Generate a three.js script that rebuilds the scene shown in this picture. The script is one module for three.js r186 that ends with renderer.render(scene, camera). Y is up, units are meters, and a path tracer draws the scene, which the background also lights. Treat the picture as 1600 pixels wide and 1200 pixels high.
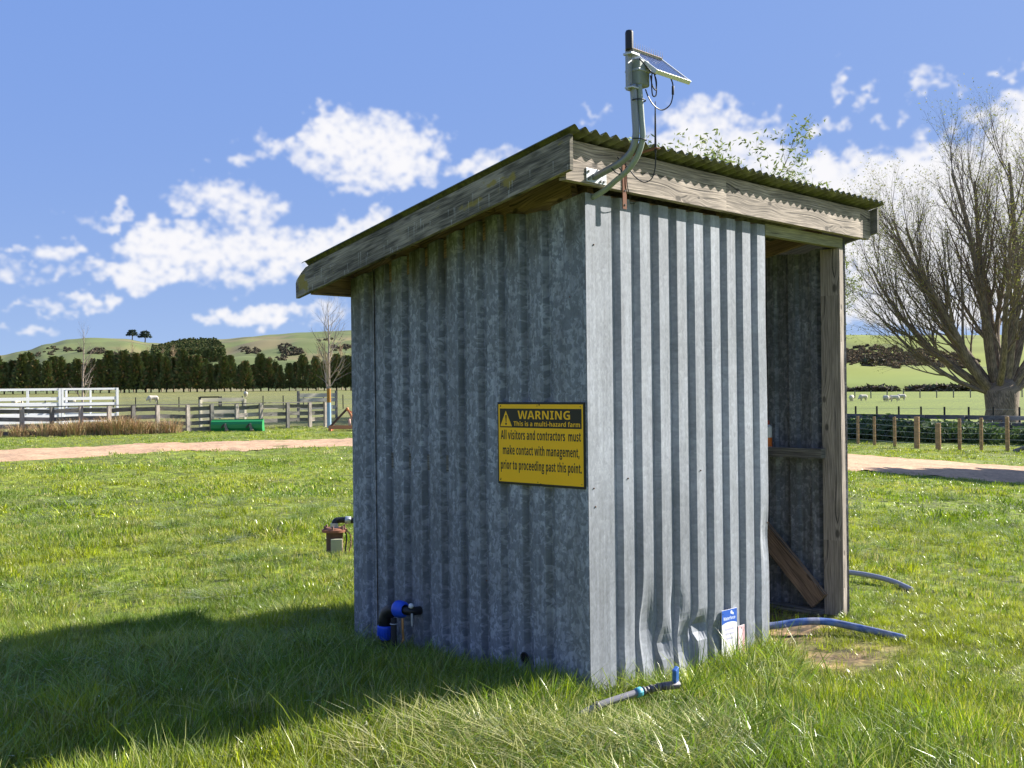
import * as THREE from 'three';
import { mergeGeometries } from 'three/addons/utils/BufferGeometryUtils.js';
import { MarchingCubes } from 'three/addons/objects/MarchingCubes.js';
import { RoundedBoxGeometry } from 'three/addons/geometries/RoundedBoxGeometry.js';

// ---------------------------------------------------------------- camera, sky, sun, exposure
const scene = new THREE.Scene();
const EYE = new THREE.Vector3(-4.0608, 1.513, 3.398), YAW = 0.8059, PITCH = 0.003, ROLL = 0.0118;
const camera = new THREE.PerspectiveCamera(38.54, 4 / 3, 0.1, 9000);
{
  const F = new THREE.Vector3(Math.sin(YAW) * Math.cos(PITCH), Math.sin(PITCH), -Math.cos(YAW) * Math.cos(PITCH));
  const R = new THREE.Vector3(Math.cos(YAW), 0, Math.sin(YAW)), U = new THREE.Vector3().crossVectors(R, F);
  const X = R.clone().multiplyScalar(Math.cos(ROLL)).addScaledVector(U, -Math.sin(ROLL));
  const Y = R.clone().multiplyScalar(Math.sin(ROLL)).addScaledVector(U, Math.cos(ROLL));
  camera.quaternion.setFromRotationMatrix(new THREE.Matrix4().makeBasis(X, Y, F.clone().negate()));
  camera.position.copy(EYE);
}
const renderer = new THREE.WebGLRenderer();
renderer.toneMapping = THREE.LinearToneMapping;
renderer.toneMappingExposure = 2.3;
renderer.shadowMap.enabled = true;

const SUN = new THREE.Vector3(0.795, 0.515, 0.321).normalize();
const sun = new THREE.DirectionalLight(new THREE.Color(1, 0.95, 0.86), 5);
sun.position.copy(SUN).multiplyScalar(120);
sun.castShadow = true;
sun.shadow.camera.left = sun.shadow.camera.bottom = -60; sun.shadow.camera.right = sun.shadow.camera.top = 60;
sun.shadow.camera.far = 400; sun.shadow.mapSize.set(4096, 4096);
scene.add(sun, sun.target);

// ---------------------------------------------------------------- numbers
function rng(seed) { let s = seed | 0; return () => { s = (s + 0x6d2b79f5) | 0; let t = Math.imul(s ^ (s >>> 15), 1 | s); t = (t + Math.imul(t ^ (t >>> 7), 61 | t)) ^ t; return ((t ^ (t >>> 14)) >>> 0) / 4294967296; }; }
const clamp = (x, a = 0, b = 1) => Math.min(b, Math.max(a, x)), mix = (a, b, t) => a + (b - a) * t;
const ss = (a, b, x) => { const t = clamp((x - a) / (b - a)); return t * t * (3 - 2 * t); };
const LAT = new Float32Array(65536); { const r = rng(7); for (let i = 0; i < 65536; i++) LAT[i] = r(); }
function vn(x, y) {   // value noise, 256 cells round
  const xi = Math.floor(x), yi = Math.floor(y); let u = x - xi, v = y - yi; u = u * u * (3 - 2 * u); v = v * v * (3 - 2 * v);
  const a = (xi & 255), b = ((xi + 1) & 255), c = (yi & 255) << 8, d = ((yi + 1) & 255) << 8;
  const p = LAT[a + c], q = LAT[b + c], r = LAT[a + d], s = LAT[b + d];
  return p + (q - p) * u + (r - p) * v + (p - q - r + s) * u * v;
}
function fbm(x, y, n = 4) { let s = 0, a = 0.5, t = 0; for (let i = 0; i < n; i++) { s += a * vn(x, y); t += a; a *= 0.5; x = x * 2.03 + 17.3; y = y * 2.03 + 5.7; } return s / t; }
const DEG = Math.PI / 180, AZ0 = Math.atan2(-Math.cos(YAW), Math.sin(YAW));   // azimuth the camera faces
// a direction theta degrees right of where the camera faces, as unit x, z
const heading = (theta) => [Math.cos(AZ0 + theta * DEG), Math.sin(AZ0 + theta * DEG)];

// ---------------------------------------------------------------- sky: air and cumulus, as directions (degrees right of north-east heading, elevation)
{
  const AIR = 0.44, W = 4096, H = 2048, HALF = H / 2, PX = W / 360;
  const D = new Float32Array(W * HALF);   // how much cloud, upper half
  const clouds = [[-7.0,12.5,3.12,1.58,1],[-5.3,11.7,1.98,1.32,0.8],[-8.9,12.8,1.46,0.98,0.8],[-8.0,11.0,2.29,0.98,0.7],[-11.8,12.4,1.92,0.57,0.42],[-10.6,11.8,1.13,0.64,0.4],[-13.1,11.5,1.26,0.44,0.3],[-14.9,9.4,2.18,0.87,0.6],[-13.1,8.9,1.42,0.79,0.5],[-16.2,7.0,2.92,1.29,1],[-13.4,6.9,2.52,1.42,1],[-17.8,7.3,1.51,0.79,0.8],[-11.4,6.8,1.92,0.96,0.8],[-9.6,7.3,1.62,0.91,0.8],[-7.0,8.6,1.25,0.72,0.75],[-8.5,8.0,1.47,0.91,0.7],[-19.3,5.7,1.84,0.65,0.85],[-17.6,5.9,1.21,0.61,0.6],[-13.1,3.6,1.96,0.63,0.8],[-11.8,3.9,1.28,0.51,0.6],[-15.0,3.5,1.4,0.44,0.5],[-9.6,3.6,1.46,0.65,0.35],[-19.9,8.3,0.83,0.35,0.5],[-21.6,8.1,1.15,0.4,0.22],[-22.8,6.5,1.19,0.57,0.6],[-24.7,6.4,0.69,0.28,0.5],[-24.6,5.3,1.24,0.55,0.4],[-22.2,5.3,1.14,0.4,0.3],[-21.3,4.1,1.74,0.29,0.6],[-19.9,4.3,0.74,0.29,0.5],[-24.2,2.7,1.25,0.28,0.3],[-24.2,3.8,1.66,0.17,0.25],[-1.7,11.3,1.27,0.67,0.6],[0.0,11.8,1.0,0.47,0.3],[4.3,13.9,0.66,0.33,0.25],[9.6,12.8,2.43,1.36,0.9],[11.5,12.4,1.6,1.02,0.8],[8.6,11.9,1.96,0.98,0.7],[12.8,11.3,1.9,0.95,0.7],[10.9,10.7,2.89,1.13,0.8],[14.7,9.9,2.81,1.4,1],[13.8,11.5,1.26,0.57,0.45],[15.6,12.6,0.77,0.43,0.45],[15.9,10.5,1.54,0.77,0.8],[17.5,9.4,2.43,1.52,1],[20.2,9.6,2.64,1.76,1.1],[22.8,10.0,2.55,1.98,1.2],[25.0,10.1,2.46,2.19,1.2],[27.7,9.2,3.14,2.88,1.2],[19.3,7.5,3.27,1.49,1],[22.8,6.9,2.83,1.7,1],[16.2,7.3,2.46,1.38,0.9],[25.0,5.9,2.46,1.64,0.9],[19.9,3.1,3.24,0.53,0.9],[23.3,3.1,2.53,0.62,0.8],[17.5,3.5,1.82,0.55,0.6],[25.0,12.4,1.1,0.96,0.9],[21.5,5.0,6,2.6,0.8],[17.5,5.5,5,2.4,0.7],[24,8,5,3.4,0.9],[19,8.5,5,2.6,0.9],[14,8,4,2.2,0.6],[27,5,5,3,0.9],[24.7,14.6,0.61,0.39,0.5],[16.6,14.7,0.55,0.55,0.45],[17.8,13.9,0.6,0.36,0.4],[17.2,13.7,0.43,0.55,0.3],[20.5,13.9,0.94,0.53,0.35],[22.2,13.6,0.57,0.57,0.28],[19.3,12.6,0.74,0.3,0.25],[15.3,13.0,0.68,0.62,0.35],[21.3,14.5,0.43,0.29,0.2]];
  const r = rng(31);
  for (let k = 0; k < 74; k++) {   // the same broken cumulus all the way round
    const th = 30 + r() * 300, el = 2.5 + 26 * r() * r(), n = 3 + Math.floor(r() * 5), big = 0.6 + r() * 1.1;
    for (let i = 0; i < n; i++) clouds.push([th + (r() - 0.5) * 7 * big, el + (r() - 0.4) * 1.8 * big, (1 + r() * 2.2) * big, (0.5 + r() * 0.8) * big, 0.5 + r() * 0.6]);
  }
  for (const [th, el, rx, ry, s] of clouds) {
    const cx = (((AZ0 / (2 * Math.PI) + 0.5) * 360 + th + 720) % 360) * PX, cy = el * PX, ax = rx * PX * 1.25, ay = ry * PX * 1.3;
    for (let y = Math.max(0, Math.floor(cy - ay)); y <= Math.min(HALF - 1, cy + ay); y++) for (let x = Math.floor(cx - ax); x <= cx + ax; x++) {
      const q = ((x - cx) / ax) ** 2 + ((y - cy) / ay) ** 2;
      if (q < 1) D[y * W + ((x + W) % W)] += s * (1 - q) * (1 - q) * 1.5;
    }
  }
  const at = (x, y) => D[Math.min(HALF - 1, Math.max(0, y | 0)) * W + (((x | 0) + W) % W)];
  const data = new Float32Array(W * H * 4);
  for (let y = 0; y < H; y++) {
    const el = ((y + 0.5) / H - 0.5) * 180, e = Math.max(0, el), up = Math.sin(e * DEG), co = Math.cos(e * DEG);
    const k = Math.exp(-e / 7), z = ss(15, 70, e);
    const br = mix(mix(0.185, 0.43, k), 0.105, z), bg = mix(mix(0.335, 0.59, k), 0.225, z), bb = mix(mix(0.77, 0.86, k), 0.58, z);
    for (let x = 0; x < W; x++) {
      const o = (y * W + x) * 4, az = ((x + 0.5) / W - 0.5) * 2 * Math.PI;
      const cs = Math.cos(az) * co * SUN.x + up * SUN.y + Math.sin(az) * co * SUN.z, ang = Math.acos(clamp(cs, -1, 1)) / DEG;
      const glow = 0.34 * Math.exp(-ang / 24) ;
      let R = br + glow, G = bg + glow * 0.95, B = bb + glow * 0.55;
      if (el > 0.3 && el < 50) {
        const wx = x / PX, n1 = fbm(wx * 0.42, el * 0.62, 3) - 0.5, n2 = fbm(wx * 0.42 + 90, el * 0.62 + 40, 3) - 0.5, n3 = fbm(wx * 1.5 + 13, el * 2.0, 5) - 0.5, n4 = fbm(wx * 1.5 + 70, el * 2.0 + 31, 4) - 0.5;
        const sx = x + (n1 * 2.6 + n3 * 2.3) * PX, sy = y - HALF + (n2 * 1.5 + n4 * 1.5) * PX;
        const d = at(sx, sy);
        if (d > 0.01) {
          const fine = fbm(wx * 3.1 + 5, el * 3.9 + 9, 5);
          const a = 1 - Math.exp(-2.3 * Math.max(0, d * (0.12 + 1.75 * fine * fine * 1.6) - 0.05 + n3 * 0.22 * Math.min(1, d * 2)));
          R = mix(R, 0.95, a); G = mix(G, 0.945, a); B = mix(B, 0.975, a);   // one white; thin cloud lets the blue through
        }
      }
      data[o] = R * AIR; data[o + 1] = G * AIR; data[o + 2] = B * AIR; data[o + 3] = 1;
    }
  }
  const t = new THREE.DataTexture(data, W, H, THREE.RGBAFormat, THREE.FloatType);
  t.mapping = THREE.EquirectangularReflectionMapping; t.magFilter = THREE.LinearFilter; t.minFilter = THREE.LinearFilter; t.needsUpdate = true;
  scene.background = t; scene.environment = t;
}

// ---------------------------------------------------------------- helpers
const used = new Map();
function numbered(name) { const n = used.get(name) || 0; used.set(name, n + 1); return n ? name + '_' + String(n).padStart(3, '0') : name; }
function tag(o, label, category, group) { o.userData.label = label; o.userData.category = category; if (group) o.userData.group = group; return o; }
function thing(name, label, category, pos = [0, 0, 0], group) { const o = new THREE.Group(); o.name = numbered(name); o.position.set(...pos); scene.add(o); return tag(o, label, category, group); }
function mesh(name, geo, mat, parent) { const m = new THREE.Mesh(geo, mat); m.name = parent ? name : numbered(name); m.castShadow = m.receiveShadow = true; (parent || scene).add(m); return m; }
function structure(name, geo, mat) { const m = mesh(name, geo, mat); m.userData.kind = 'structure'; return m; }
function copy(o, pos, turn = 0, scale = 1) { const c = o.clone(); c.name = numbered(o.name.replace(/_\d{3}$/, '')); c.userData = { ...o.userData }; c.position.set(...pos); c.rotation.y = turn; if (typeof scale === 'number') c.scale.setScalar(scale); else c.scale.set(...scale); scene.add(c); return c; }
const V = (x, y, z) => new THREE.Vector3(x, y, z);
const lin = (r, g, b) => new THREE.Color().setRGB(r, g, b);
const std = (r, g, b, roughness = 0.8, metalness = 0, more = {}) => new THREE.MeshStandardMaterial({ color: lin(r, g, b), roughness, metalness, ...more });

class Acc {   // collects triangles
  constructor() { this.p = []; this.i = []; this.c = []; this.uv = []; this.n = null; }
  v(x, y, z, c, u = 0, w = 0) { this.p.push(x, y, z); this.uv.push(u, w); if (c) this.c.push(c[0], c[1], c[2]); return this.p.length / 3 - 1; }
  t(a, b, c) { this.i.push(a, b, c); }
  tube(pts, radii, sides = 5, color, cap = true) {
    const n = pts.length, rings = []; let ref = V(0.31, 0.2, 0.93), run = 0;
    for (let k = 0; k < n; k++) {
      const d = (k === 0 ? pts[1].clone().sub(pts[0]) : k === n - 1 ? pts[n - 1].clone().sub(pts[n - 2]) : pts[k + 1].clone().sub(pts[k - 1])).normalize();
      const a = ref.clone().addScaledVector(d, -ref.dot(d)); if (a.lengthSq() < 1e-4) a.set(1, 0, 0).addScaledVector(d, -d.x); a.normalize(); ref = a.clone();
      const b = new THREE.Vector3().crossVectors(d, a), r = typeof radii === 'number' ? radii : radii[k], ring = [];
      if (k) run += pts[k].distanceTo(pts[k - 1]);
      for (let s = 0; s <= sides; s++) { const q = (s % sides) / sides * 2 * Math.PI, c = Math.cos(q) * r, e = Math.sin(q) * r; ring.push(this.v(pts[k].x + a.x * c + b.x * e, pts[k].y + a.y * c + b.y * e, pts[k].z + a.z * c + b.z * e, color, s / sides * 6.28 * r, run)); }
      rings.push(ring);
    }
    for (let k = 0; k < n - 1; k++) for (let s = 0; s < sides; s++) { const a = rings[k][s], b = rings[k][s + 1], c = rings[k + 1][s], d = rings[k + 1][s + 1]; this.t(a, b, c); this.t(b, d, c); }
    if (cap) for (const [k, f] of [[0, 1], [n - 1, 0]]) { const c = this.v(pts[k].x, pts[k].y, pts[k].z, color); for (let s = 0; s < sides; s++) { const a = rings[k][s], b = rings[k][s + 1]; if (f) this.t(c, b, a); else this.t(c, a, b); } }
    return this;
  }
  // a board from a to b, w across (along side), h the other way, uv in metres along the grain
  beam(a, b, w, h, side = V(0, 0, 1), off = 0) {
    const d = b.clone().sub(a), L = d.length(); d.normalize();
    const s = side.clone().addScaledVector(d, -side.dot(d)).normalize(), u = new THREE.Vector3().crossVectors(s, d);
    const P = (e, i, j) => (e ? b : a).clone().addScaledVector(s, i * w / 2).addScaledVector(u, j * h / 2);
    const face = (q, lu, lv, ov) => { const k = q.map((p, n) => this.v(p.x, p.y, p.z, null, off + (n === 1 || n === 2 ? lu : 0), off * 0.7 + ov + (n > 1 ? lv : 0))); this.t(k[0], k[1], k[2]); this.t(k[0], k[2], k[3]); };
    face([P(0, 1, -1), P(1, 1, -1), P(1, 1, 1), P(0, 1, 1)], L, h, 0);
    face([P(1, -1, -1), P(0, -1, -1), P(0, -1, 1), P(1, -1, 1)], L, h, 0.13);
    face([P(0, 1, 1), P(1, 1, 1), P(1, -1, 1), P(0, -1, 1)], L, w, 0.05);
    face([P(0, -1, -1), P(1, -1, -1), P(1, 1, -1), P(0, 1, -1)], L, w, 0.09);
    face([P(1, 1, -1), P(1, -1, -1), P(1, -1, 1), P(1, 1, 1)], w, h, 0.3);
    face([P(0, -1, -1), P(0, 1, -1), P(0, 1, 1), P(0, -1, 1)], w, h, 0.33);
    return this;
  }
  build(smooth = true) {
    const g = new THREE.BufferGeometry();
    g.setAttribute('position', new THREE.Float32BufferAttribute(this.p, 3)); g.setAttribute('uv', new THREE.Float32BufferAttribute(this.uv, 2));
    if (this.c.length === this.p.length) g.setAttribute('color', new THREE.Float32BufferAttribute(this.c, 3));
    g.setIndex(this.i); if (smooth) g.computeVertexNormals(); else return flat(g); return g;
  }
}
function flat(g) { const n = g.toNonIndexed(); n.computeVertexNormals(); return n; }
const beamGeo = (a, b, w, h, side, off) => new Acc().beam(V(...a), V(...b), w, h, side, off).build();   // corners are not shared, so the edges stay sharp
const tubeGeo = (pts, r, sides = 8) => new Acc().tube(pts.map((p) => Array.isArray(p) ? V(...p) : p), r, sides).build();
function curveTube(pts, r, n = 24, sides = 8) { const c = new THREE.CatmullRomCurve3(pts.map((p) => V(...p))); return new Acc().tube(c.getPoints(n), r, sides).build(); }
function cyl(r0, r1, h, x, y, z, sides = 20) { const g = new THREE.CylinderGeometry(r1, r0, h, sides); g.translate(x, y + h / 2, z); return g; }
function rbox(w, h, d, x, y, z, r = 0.004) { const g = new RoundedBoxGeometry(w, h, d, 2, Math.min(r, w / 2.1, h / 2.1, d / 2.1)); g.translate(x, y, z); return g; }

function tex(w, h, fn, srgb = true) {
  const d = new Uint8Array(w * h * 4);
  for (let y = 0; y < h; y++) for (let x = 0; x < w; x++) { const c = fn((x + 0.5) / w, (y + 0.5) / h, x, y), o = (y * w + x) * 4; d[o] = clamp(c[0], 0, 255); d[o + 1] = clamp(c[1], 0, 255); d[o + 2] = clamp(c[2], 0, 255); d[o + 3] = 255; }
  const t = new THREE.DataTexture(d, w, h, THREE.RGBAFormat); t.wrapS = t.wrapT = THREE.RepeatWrapping; t.magFilter = THREE.LinearFilter; t.minFilter = THREE.LinearMipmapLinearFilter; t.generateMipmaps = true;
  if (srgb) t.colorSpace = THREE.SRGBColorSpace; t.needsUpdate = true; return t;
}
// ---------------------------------------------------------------- terrain
function bumps(x, z) { const s = ss(1.2, 2.6, Math.hypot(x - 1.3, z + 0.9) - 0.2); return s * ((fbm(x * 0.55 + 40, z * 0.55 + 40, 3) - 0.5) * 0.13 + (fbm(x * 2.1 + 7, z * 2.1 + 3, 3) - 0.5) * 0.075); }
function ground(x, z) {
  const k = clamp((0.8 * x + 0.6 * z - 3) / 17), dl = 0.485 * x - 0.874 * z, r = Math.hypot(x - EYE.x, z - EYE.z);
  return -0.9 * (k * k * (3 - 2 * k) * 0.5 + k * 0.5) + 1.4 * ss(130, 330, dl) + bumps(x, z) * (1 - ss(30, 60, r)) - 0.07 * Math.exp(-(((x - 1.05) / 0.75) ** 2) - (((z - 0.35) / 0.6) ** 2));
}
const patchOfDirt = (x, z) => Math.max(ss(0.34, 0.14, Math.hypot((x - 1.70) * 0.75, z - 0.46) + (fbm(x * 6, z * 6, 3) - 0.5) * 0.3), ss(0.3, 0.12, Math.hypot((x - 2.0) * 0.6, (z + 0.02) * 1.2) + (fbm(x * 7, z * 7, 3) - 0.5) * 0.25));
// the gravel road: centre and width along its way
const road = (() => {
  const c = new THREE.CatmullRomCurve3([[-60, -21.5], [-25, -23.2], [0, -24.0], [6.6, -24.0], [11, -23.6], [15.3, -21.4], [19, -16.2], [21.6, -9.9], [22.7, -5.6], [24, 4], [24, 22], [20, 45]].map(([x, z]) => V(x, 0, z)), false, 'centripetal');
  const w = [5, 5.2, 5.4, 5.6, 5.2, 4.6, 7.5, 10.4, 9.2, 6.5, 5.5, 5.5];
  const n = 520, pts = c.getPoints(n), wid = pts.map((_, i) => { const t = i / n * (w.length - 1), k = Math.min(w.length - 2, Math.floor(t)); return mix(w[k], w[k + 1], t - k); });
  return { pts, wid };
})();
function roadInside(x, z) { let best = 9; for (let i = 0; i < road.pts.length; i += 4) { const q = Math.hypot(x - road.pts[i].x, z - road.pts[i].z) / (road.wid[i] / 2); if (q < best) best = q; } return best; }

const speckle = tex(512, 512, (u, v) => { const a = fbm(u * 64, v * 64, 3), b = fbm(u * 16 + 3, v * 16, 3), c = vn(u * 256, v * 256); const m = 150 + (a - 0.5) * 150 + (b - 0.5) * 90 + (c - 0.5) * 90; return [m * 1.02, m, m * 0.94]; });
speckle.repeat.set(0.25, 0.25);
{
  const p = [], uv = [], col = [], idx = [], rings = [0.3]; while (rings[rings.length - 1] < 3200) { const r = rings[rings.length - 1]; rings.push(r + (r < 14 ? 0.22 : r * 0.035)); }
  const N = 300;
  rings.forEach((r) => {
    for (let k = 0; k <= N; k++) {
      const a = (k % N) / N * 2 * Math.PI, x = EYE.x + Math.cos(a) * r, z = EYE.z + Math.sin(a) * r;
      p.push(x, ground(x, z), z); uv.push(x, z);
      const far = Math.max(ss(-1.5, 1.5, 0.257 * (x - 16) - 0.966 * (z + 33.9)), ss(-1, 1, x - 40.5)), side = ss(-0.1, 0.35, (0.8 * x + 0.6 * z) / Math.max(r, 1)), n = fbm(x * 0.05 + 9, z * 0.05, 3) - 0.5, n2 = fbm(x * 0.3, z * 0.3, 2) - 0.5;
      let c = [mix(0.19, 0.175, side), mix(0.20, 0.235, side), mix(0.05, 0.012, side)].map((q, i) => q * (1 + n * [0.5, 0.35, 0.3][i] + n2 * 0.25));
      c = [0.17, 0.225, 0.012].map((q, i) => mix(q * (1 + n2 * 0.5), c[i], far));
      const dirt = patchOfDirt(x, z), inShed = x > 0.03 && x < 2.58 && z < -0.03 && z > -1.8 ? 0.8 : 0, q = Math.max(dirt, inShed);
      c = c.map((w, i) => mix(w, [0.30, 0.2, 0.12][i] * (1 + (fbm(x * 30, z * 30, 2) - 0.5)), q));
      col.push(...c);
    }
  });
  for (let i = 0; i < rings.length - 1; i++) for (let k = 0; k < N; k++) { const a = i * (N + 1) + k, b = a + 1, c = a + N + 1, d = c + 1; idx.push(a, b, c, b, d, c); }
  const centre = p.length / 3; p.push(EYE.x, ground(EYE.x, EYE.z), EYE.z); uv.push(EYE.x, EYE.z); col.push(0.085, 0.105, 0.03); for (let k = 0; k < N; k++) idx.push(centre, k + 1, k);
  const g = new THREE.BufferGeometry(); g.setAttribute('position', new THREE.Float32BufferAttribute(p, 3)); g.setAttribute('uv', new THREE.Float32BufferAttribute(uv, 2)); g.setAttribute('color', new THREE.Float32BufferAttribute(col, 3)); g.setIndex(idx); g.computeVertexNormals();
  structure('ground', g, new THREE.MeshStandardMaterial({ vertexColors: true, map: speckle, color: lin(2.4, 2.4, 2.4), roughness: 0.95 }));
}
{
  const gravel = tex(1024, 1024, (u, v) => { const a = fbm(u * 8, v * 8, 4) - 0.5, b = vn(u * 200, v * 200), c = vn(u * 90 + 7, v * 90), d = fbm(u * 3, v * 30, 3) - 0.5; let m = 186 + a * 50 + (b - 0.5) * 46 + (c - 0.5) * 40 + d * 22; if (b > 0.86) m -= 40; return [m, m * 0.81, m * 0.635]; });
  gravel.repeat.set(1 / 6, 1 / 6);
  const p = [], uv = [], idx = [], M = 12, n = road.pts.length; let run = 0;
  for (let i = 0; i < n; i++) {
    const a = road.pts[Math.max(0, i - 1)], b = road.pts[Math.min(n - 1, i + 1)], d = b.clone().sub(a).normalize(), s = V(-d.z, 0, d.x), c = road.pts[i]; if (i) run += c.distanceTo(road.pts[i - 1]);
    for (let j = 0; j <= M; j++) {
      let o = (j / M - 0.5) * road.wid[i]; if (j === 0 || j === M) o += (fbm(run * 1.3, j, 4) - 0.5) * 1.1 + (vn(run * 9, j + 3) - 0.5) * 0.25;
      const x = c.x + s.x * o, z = c.z + s.z * o; p.push(x, ground(x, z) + 0.025 - (j === 0 || j === M ? 0.03 : 0) + (vn(x * 2, z * 2) - 0.5) * 0.02, z); uv.push(run, o);
    }
  }
  for (let i = 0; i < n - 1; i++) for (let j = 0; j < M; j++) { const a = i * (M + 1) + j, b = a + 1, c = a + M + 1, e = c + 1; idx.push(a, b, c, b, e, c); }
  const g = new THREE.BufferGeometry(); g.setAttribute('position', new THREE.Float32BufferAttribute(p, 3)); g.setAttribute('uv', new THREE.Float32BufferAttribute(uv, 2)); g.setIndex(idx); g.computeVertexNormals();
  if (g.attributes.normal.getY(50) < 0) { g.index.array.reverse(); g.computeVertexNormals(); }
  structure('gravel_road', g, new THREE.MeshStandardMaterial({ map: gravel, roughness: 0.95, bumpMap: gravel, bumpScale: 0.012 }));
}
// ---------------------------------------------------------------- hills: height seen as elevation of the ridge by heading
const ridge = [[-180, 2.2], [-120, 2.9], [-70, 2.3], [-40, 1.6], [-30, 1.35], [-25, 1.72], [-23.9, 2.0], [-22.9, 2.33], [-21.9, 2.56], [-21.0, 2.64], [-19.5, 2.6], [-18.2, 2.4], [-17.4, 2.36], [-16.5, 2.5], [-14.8, 2.58], [-13.4, 2.7], [-12.2, 2.78], [-10.9, 2.92], [-9.3, 2.98], [-8, 3.02], [0, 2.9], [10, 2.5], [17, 2.38], [20, 2.27], [25, 2.15], [40, 2.4], [90, 2.8], [140, 2.4], [180, 2.2]];
function ridgeAt(th) { th = ((th + 180) % 360 + 360) % 360 - 180; let k = 0; while (k < ridge.length - 2 && ridge[k + 1][0] < th) k++; const [a, h] = ridge[k], [b, i] = ridge[k + 1]; return mix(h, i, ss(0, 1, (th - a) / (b - a))); }
function hill(th, r) {   // height of the hills at a heading and a distance
  const s = ss(2, 16, th) * (1 - ss(60, 100, th)), r0 = mix(400, 285, s), r1 = mix(1350, 720, s), top = Math.tan(ridgeAt(th) * DEG) * r1 + 1.5, t = clamp((r - r0) / (r1 - r0));
  const x = Math.cos(th * DEG) * r, z = Math.sin(th * DEG) * r, edge = Math.sin(Math.PI * clamp(t)) ** 0.8;
  const gully = (fbm(x * 0.006 + 20, z * 0.006 + 20, 4) - 0.5) * 1.0 + (Math.abs(fbm(x * 0.011, z * 0.011, 3) - 0.5) * 2 - 0.35) * 0.35;
  const rise = t * t * (3 - 2 * t) * 0.55 + Math.pow(t, 1.35) * 0.45, past = r > r1 ? 1 - 0.35 * ss(r1, r1 * 1.7, r) : 1;
  return (rise * top + gully * edge * top * 0.42) * past - 2.5 * (1 - ss(0, 0.05, t)) + (t > 0 ? 0.6 : 0);
}
const hillPoint = (th, r) => { const [c, s] = heading(th); return [EYE.x + c * r, hill(th, r), EYE.z + s * r]; };
function onHill(th, el) { const k = Math.tan(el * DEG); for (let r = 300; r < 1500; r += 4) if (hill(th, r) - EYE.y >= k * r) return [...hillPoint(th, r), r]; return null; }
{
  const p = [], col = [], idx = [], rs = []; for (let r = 270; r < 2300; r *= 1.024) rs.push(r);
  const ths = []; for (let t = -180; t < 180;) { ths.push(t); t += t > -30 && t < 30 ? 0.22 : 2; } ths.push(180);
  for (const r of rs) for (const th of ths) {
    const [x, y, z] = hillPoint(th, r); p.push(x, y, z);
    const s = ss(2, 16, th), n = fbm(x * 0.012, z * 0.012, 4) - 0.5, m = fbm(x * 0.05 + 8, z * 0.05, 3) - 0.5, dry = ss(0.06, 0.2, n) * (1 - s);
    let c = [mix(0.125, 0.165, s), mix(0.15, 0.205, s), mix(0.038, 0.02, s)].map((q, i) => q * (1 + m * 0.45 + n * [0.5, 0.2, 0.1][i]));
    c = c.map((q, i) => mix(q, [0.22, 0.165, 0.08][i], dry * 0.7)); const low = ss(0.1, 0.28, fbm(x * 0.03 + 4, z * 0.03 + 9, 4) - 0.5); c = c.map((q, i) => mix(q, [0.07, 0.075, 0.03][i], low * 0.8)); col.push(...c);
  }
  const N = ths.length; for (let i = 0; i < rs.length - 1; i++) for (let k = 0; k < N - 1; k++) { const a = i * N + k, b = a + 1, c = a + N, d = c + 1; idx.push(a, b, c, b, d, c); }
  const g = new THREE.BufferGeometry(); g.setAttribute('position', new THREE.Float32BufferAttribute(p, 3)); g.setAttribute('color', new THREE.Float32BufferAttribute(col, 3)); g.setIndex(idx); g.computeVertexNormals();
  structure('hills', g, new THREE.MeshStandardMaterial({ vertexColors: true, roughness: 1 }));
}
console.log('terrain done');
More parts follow.
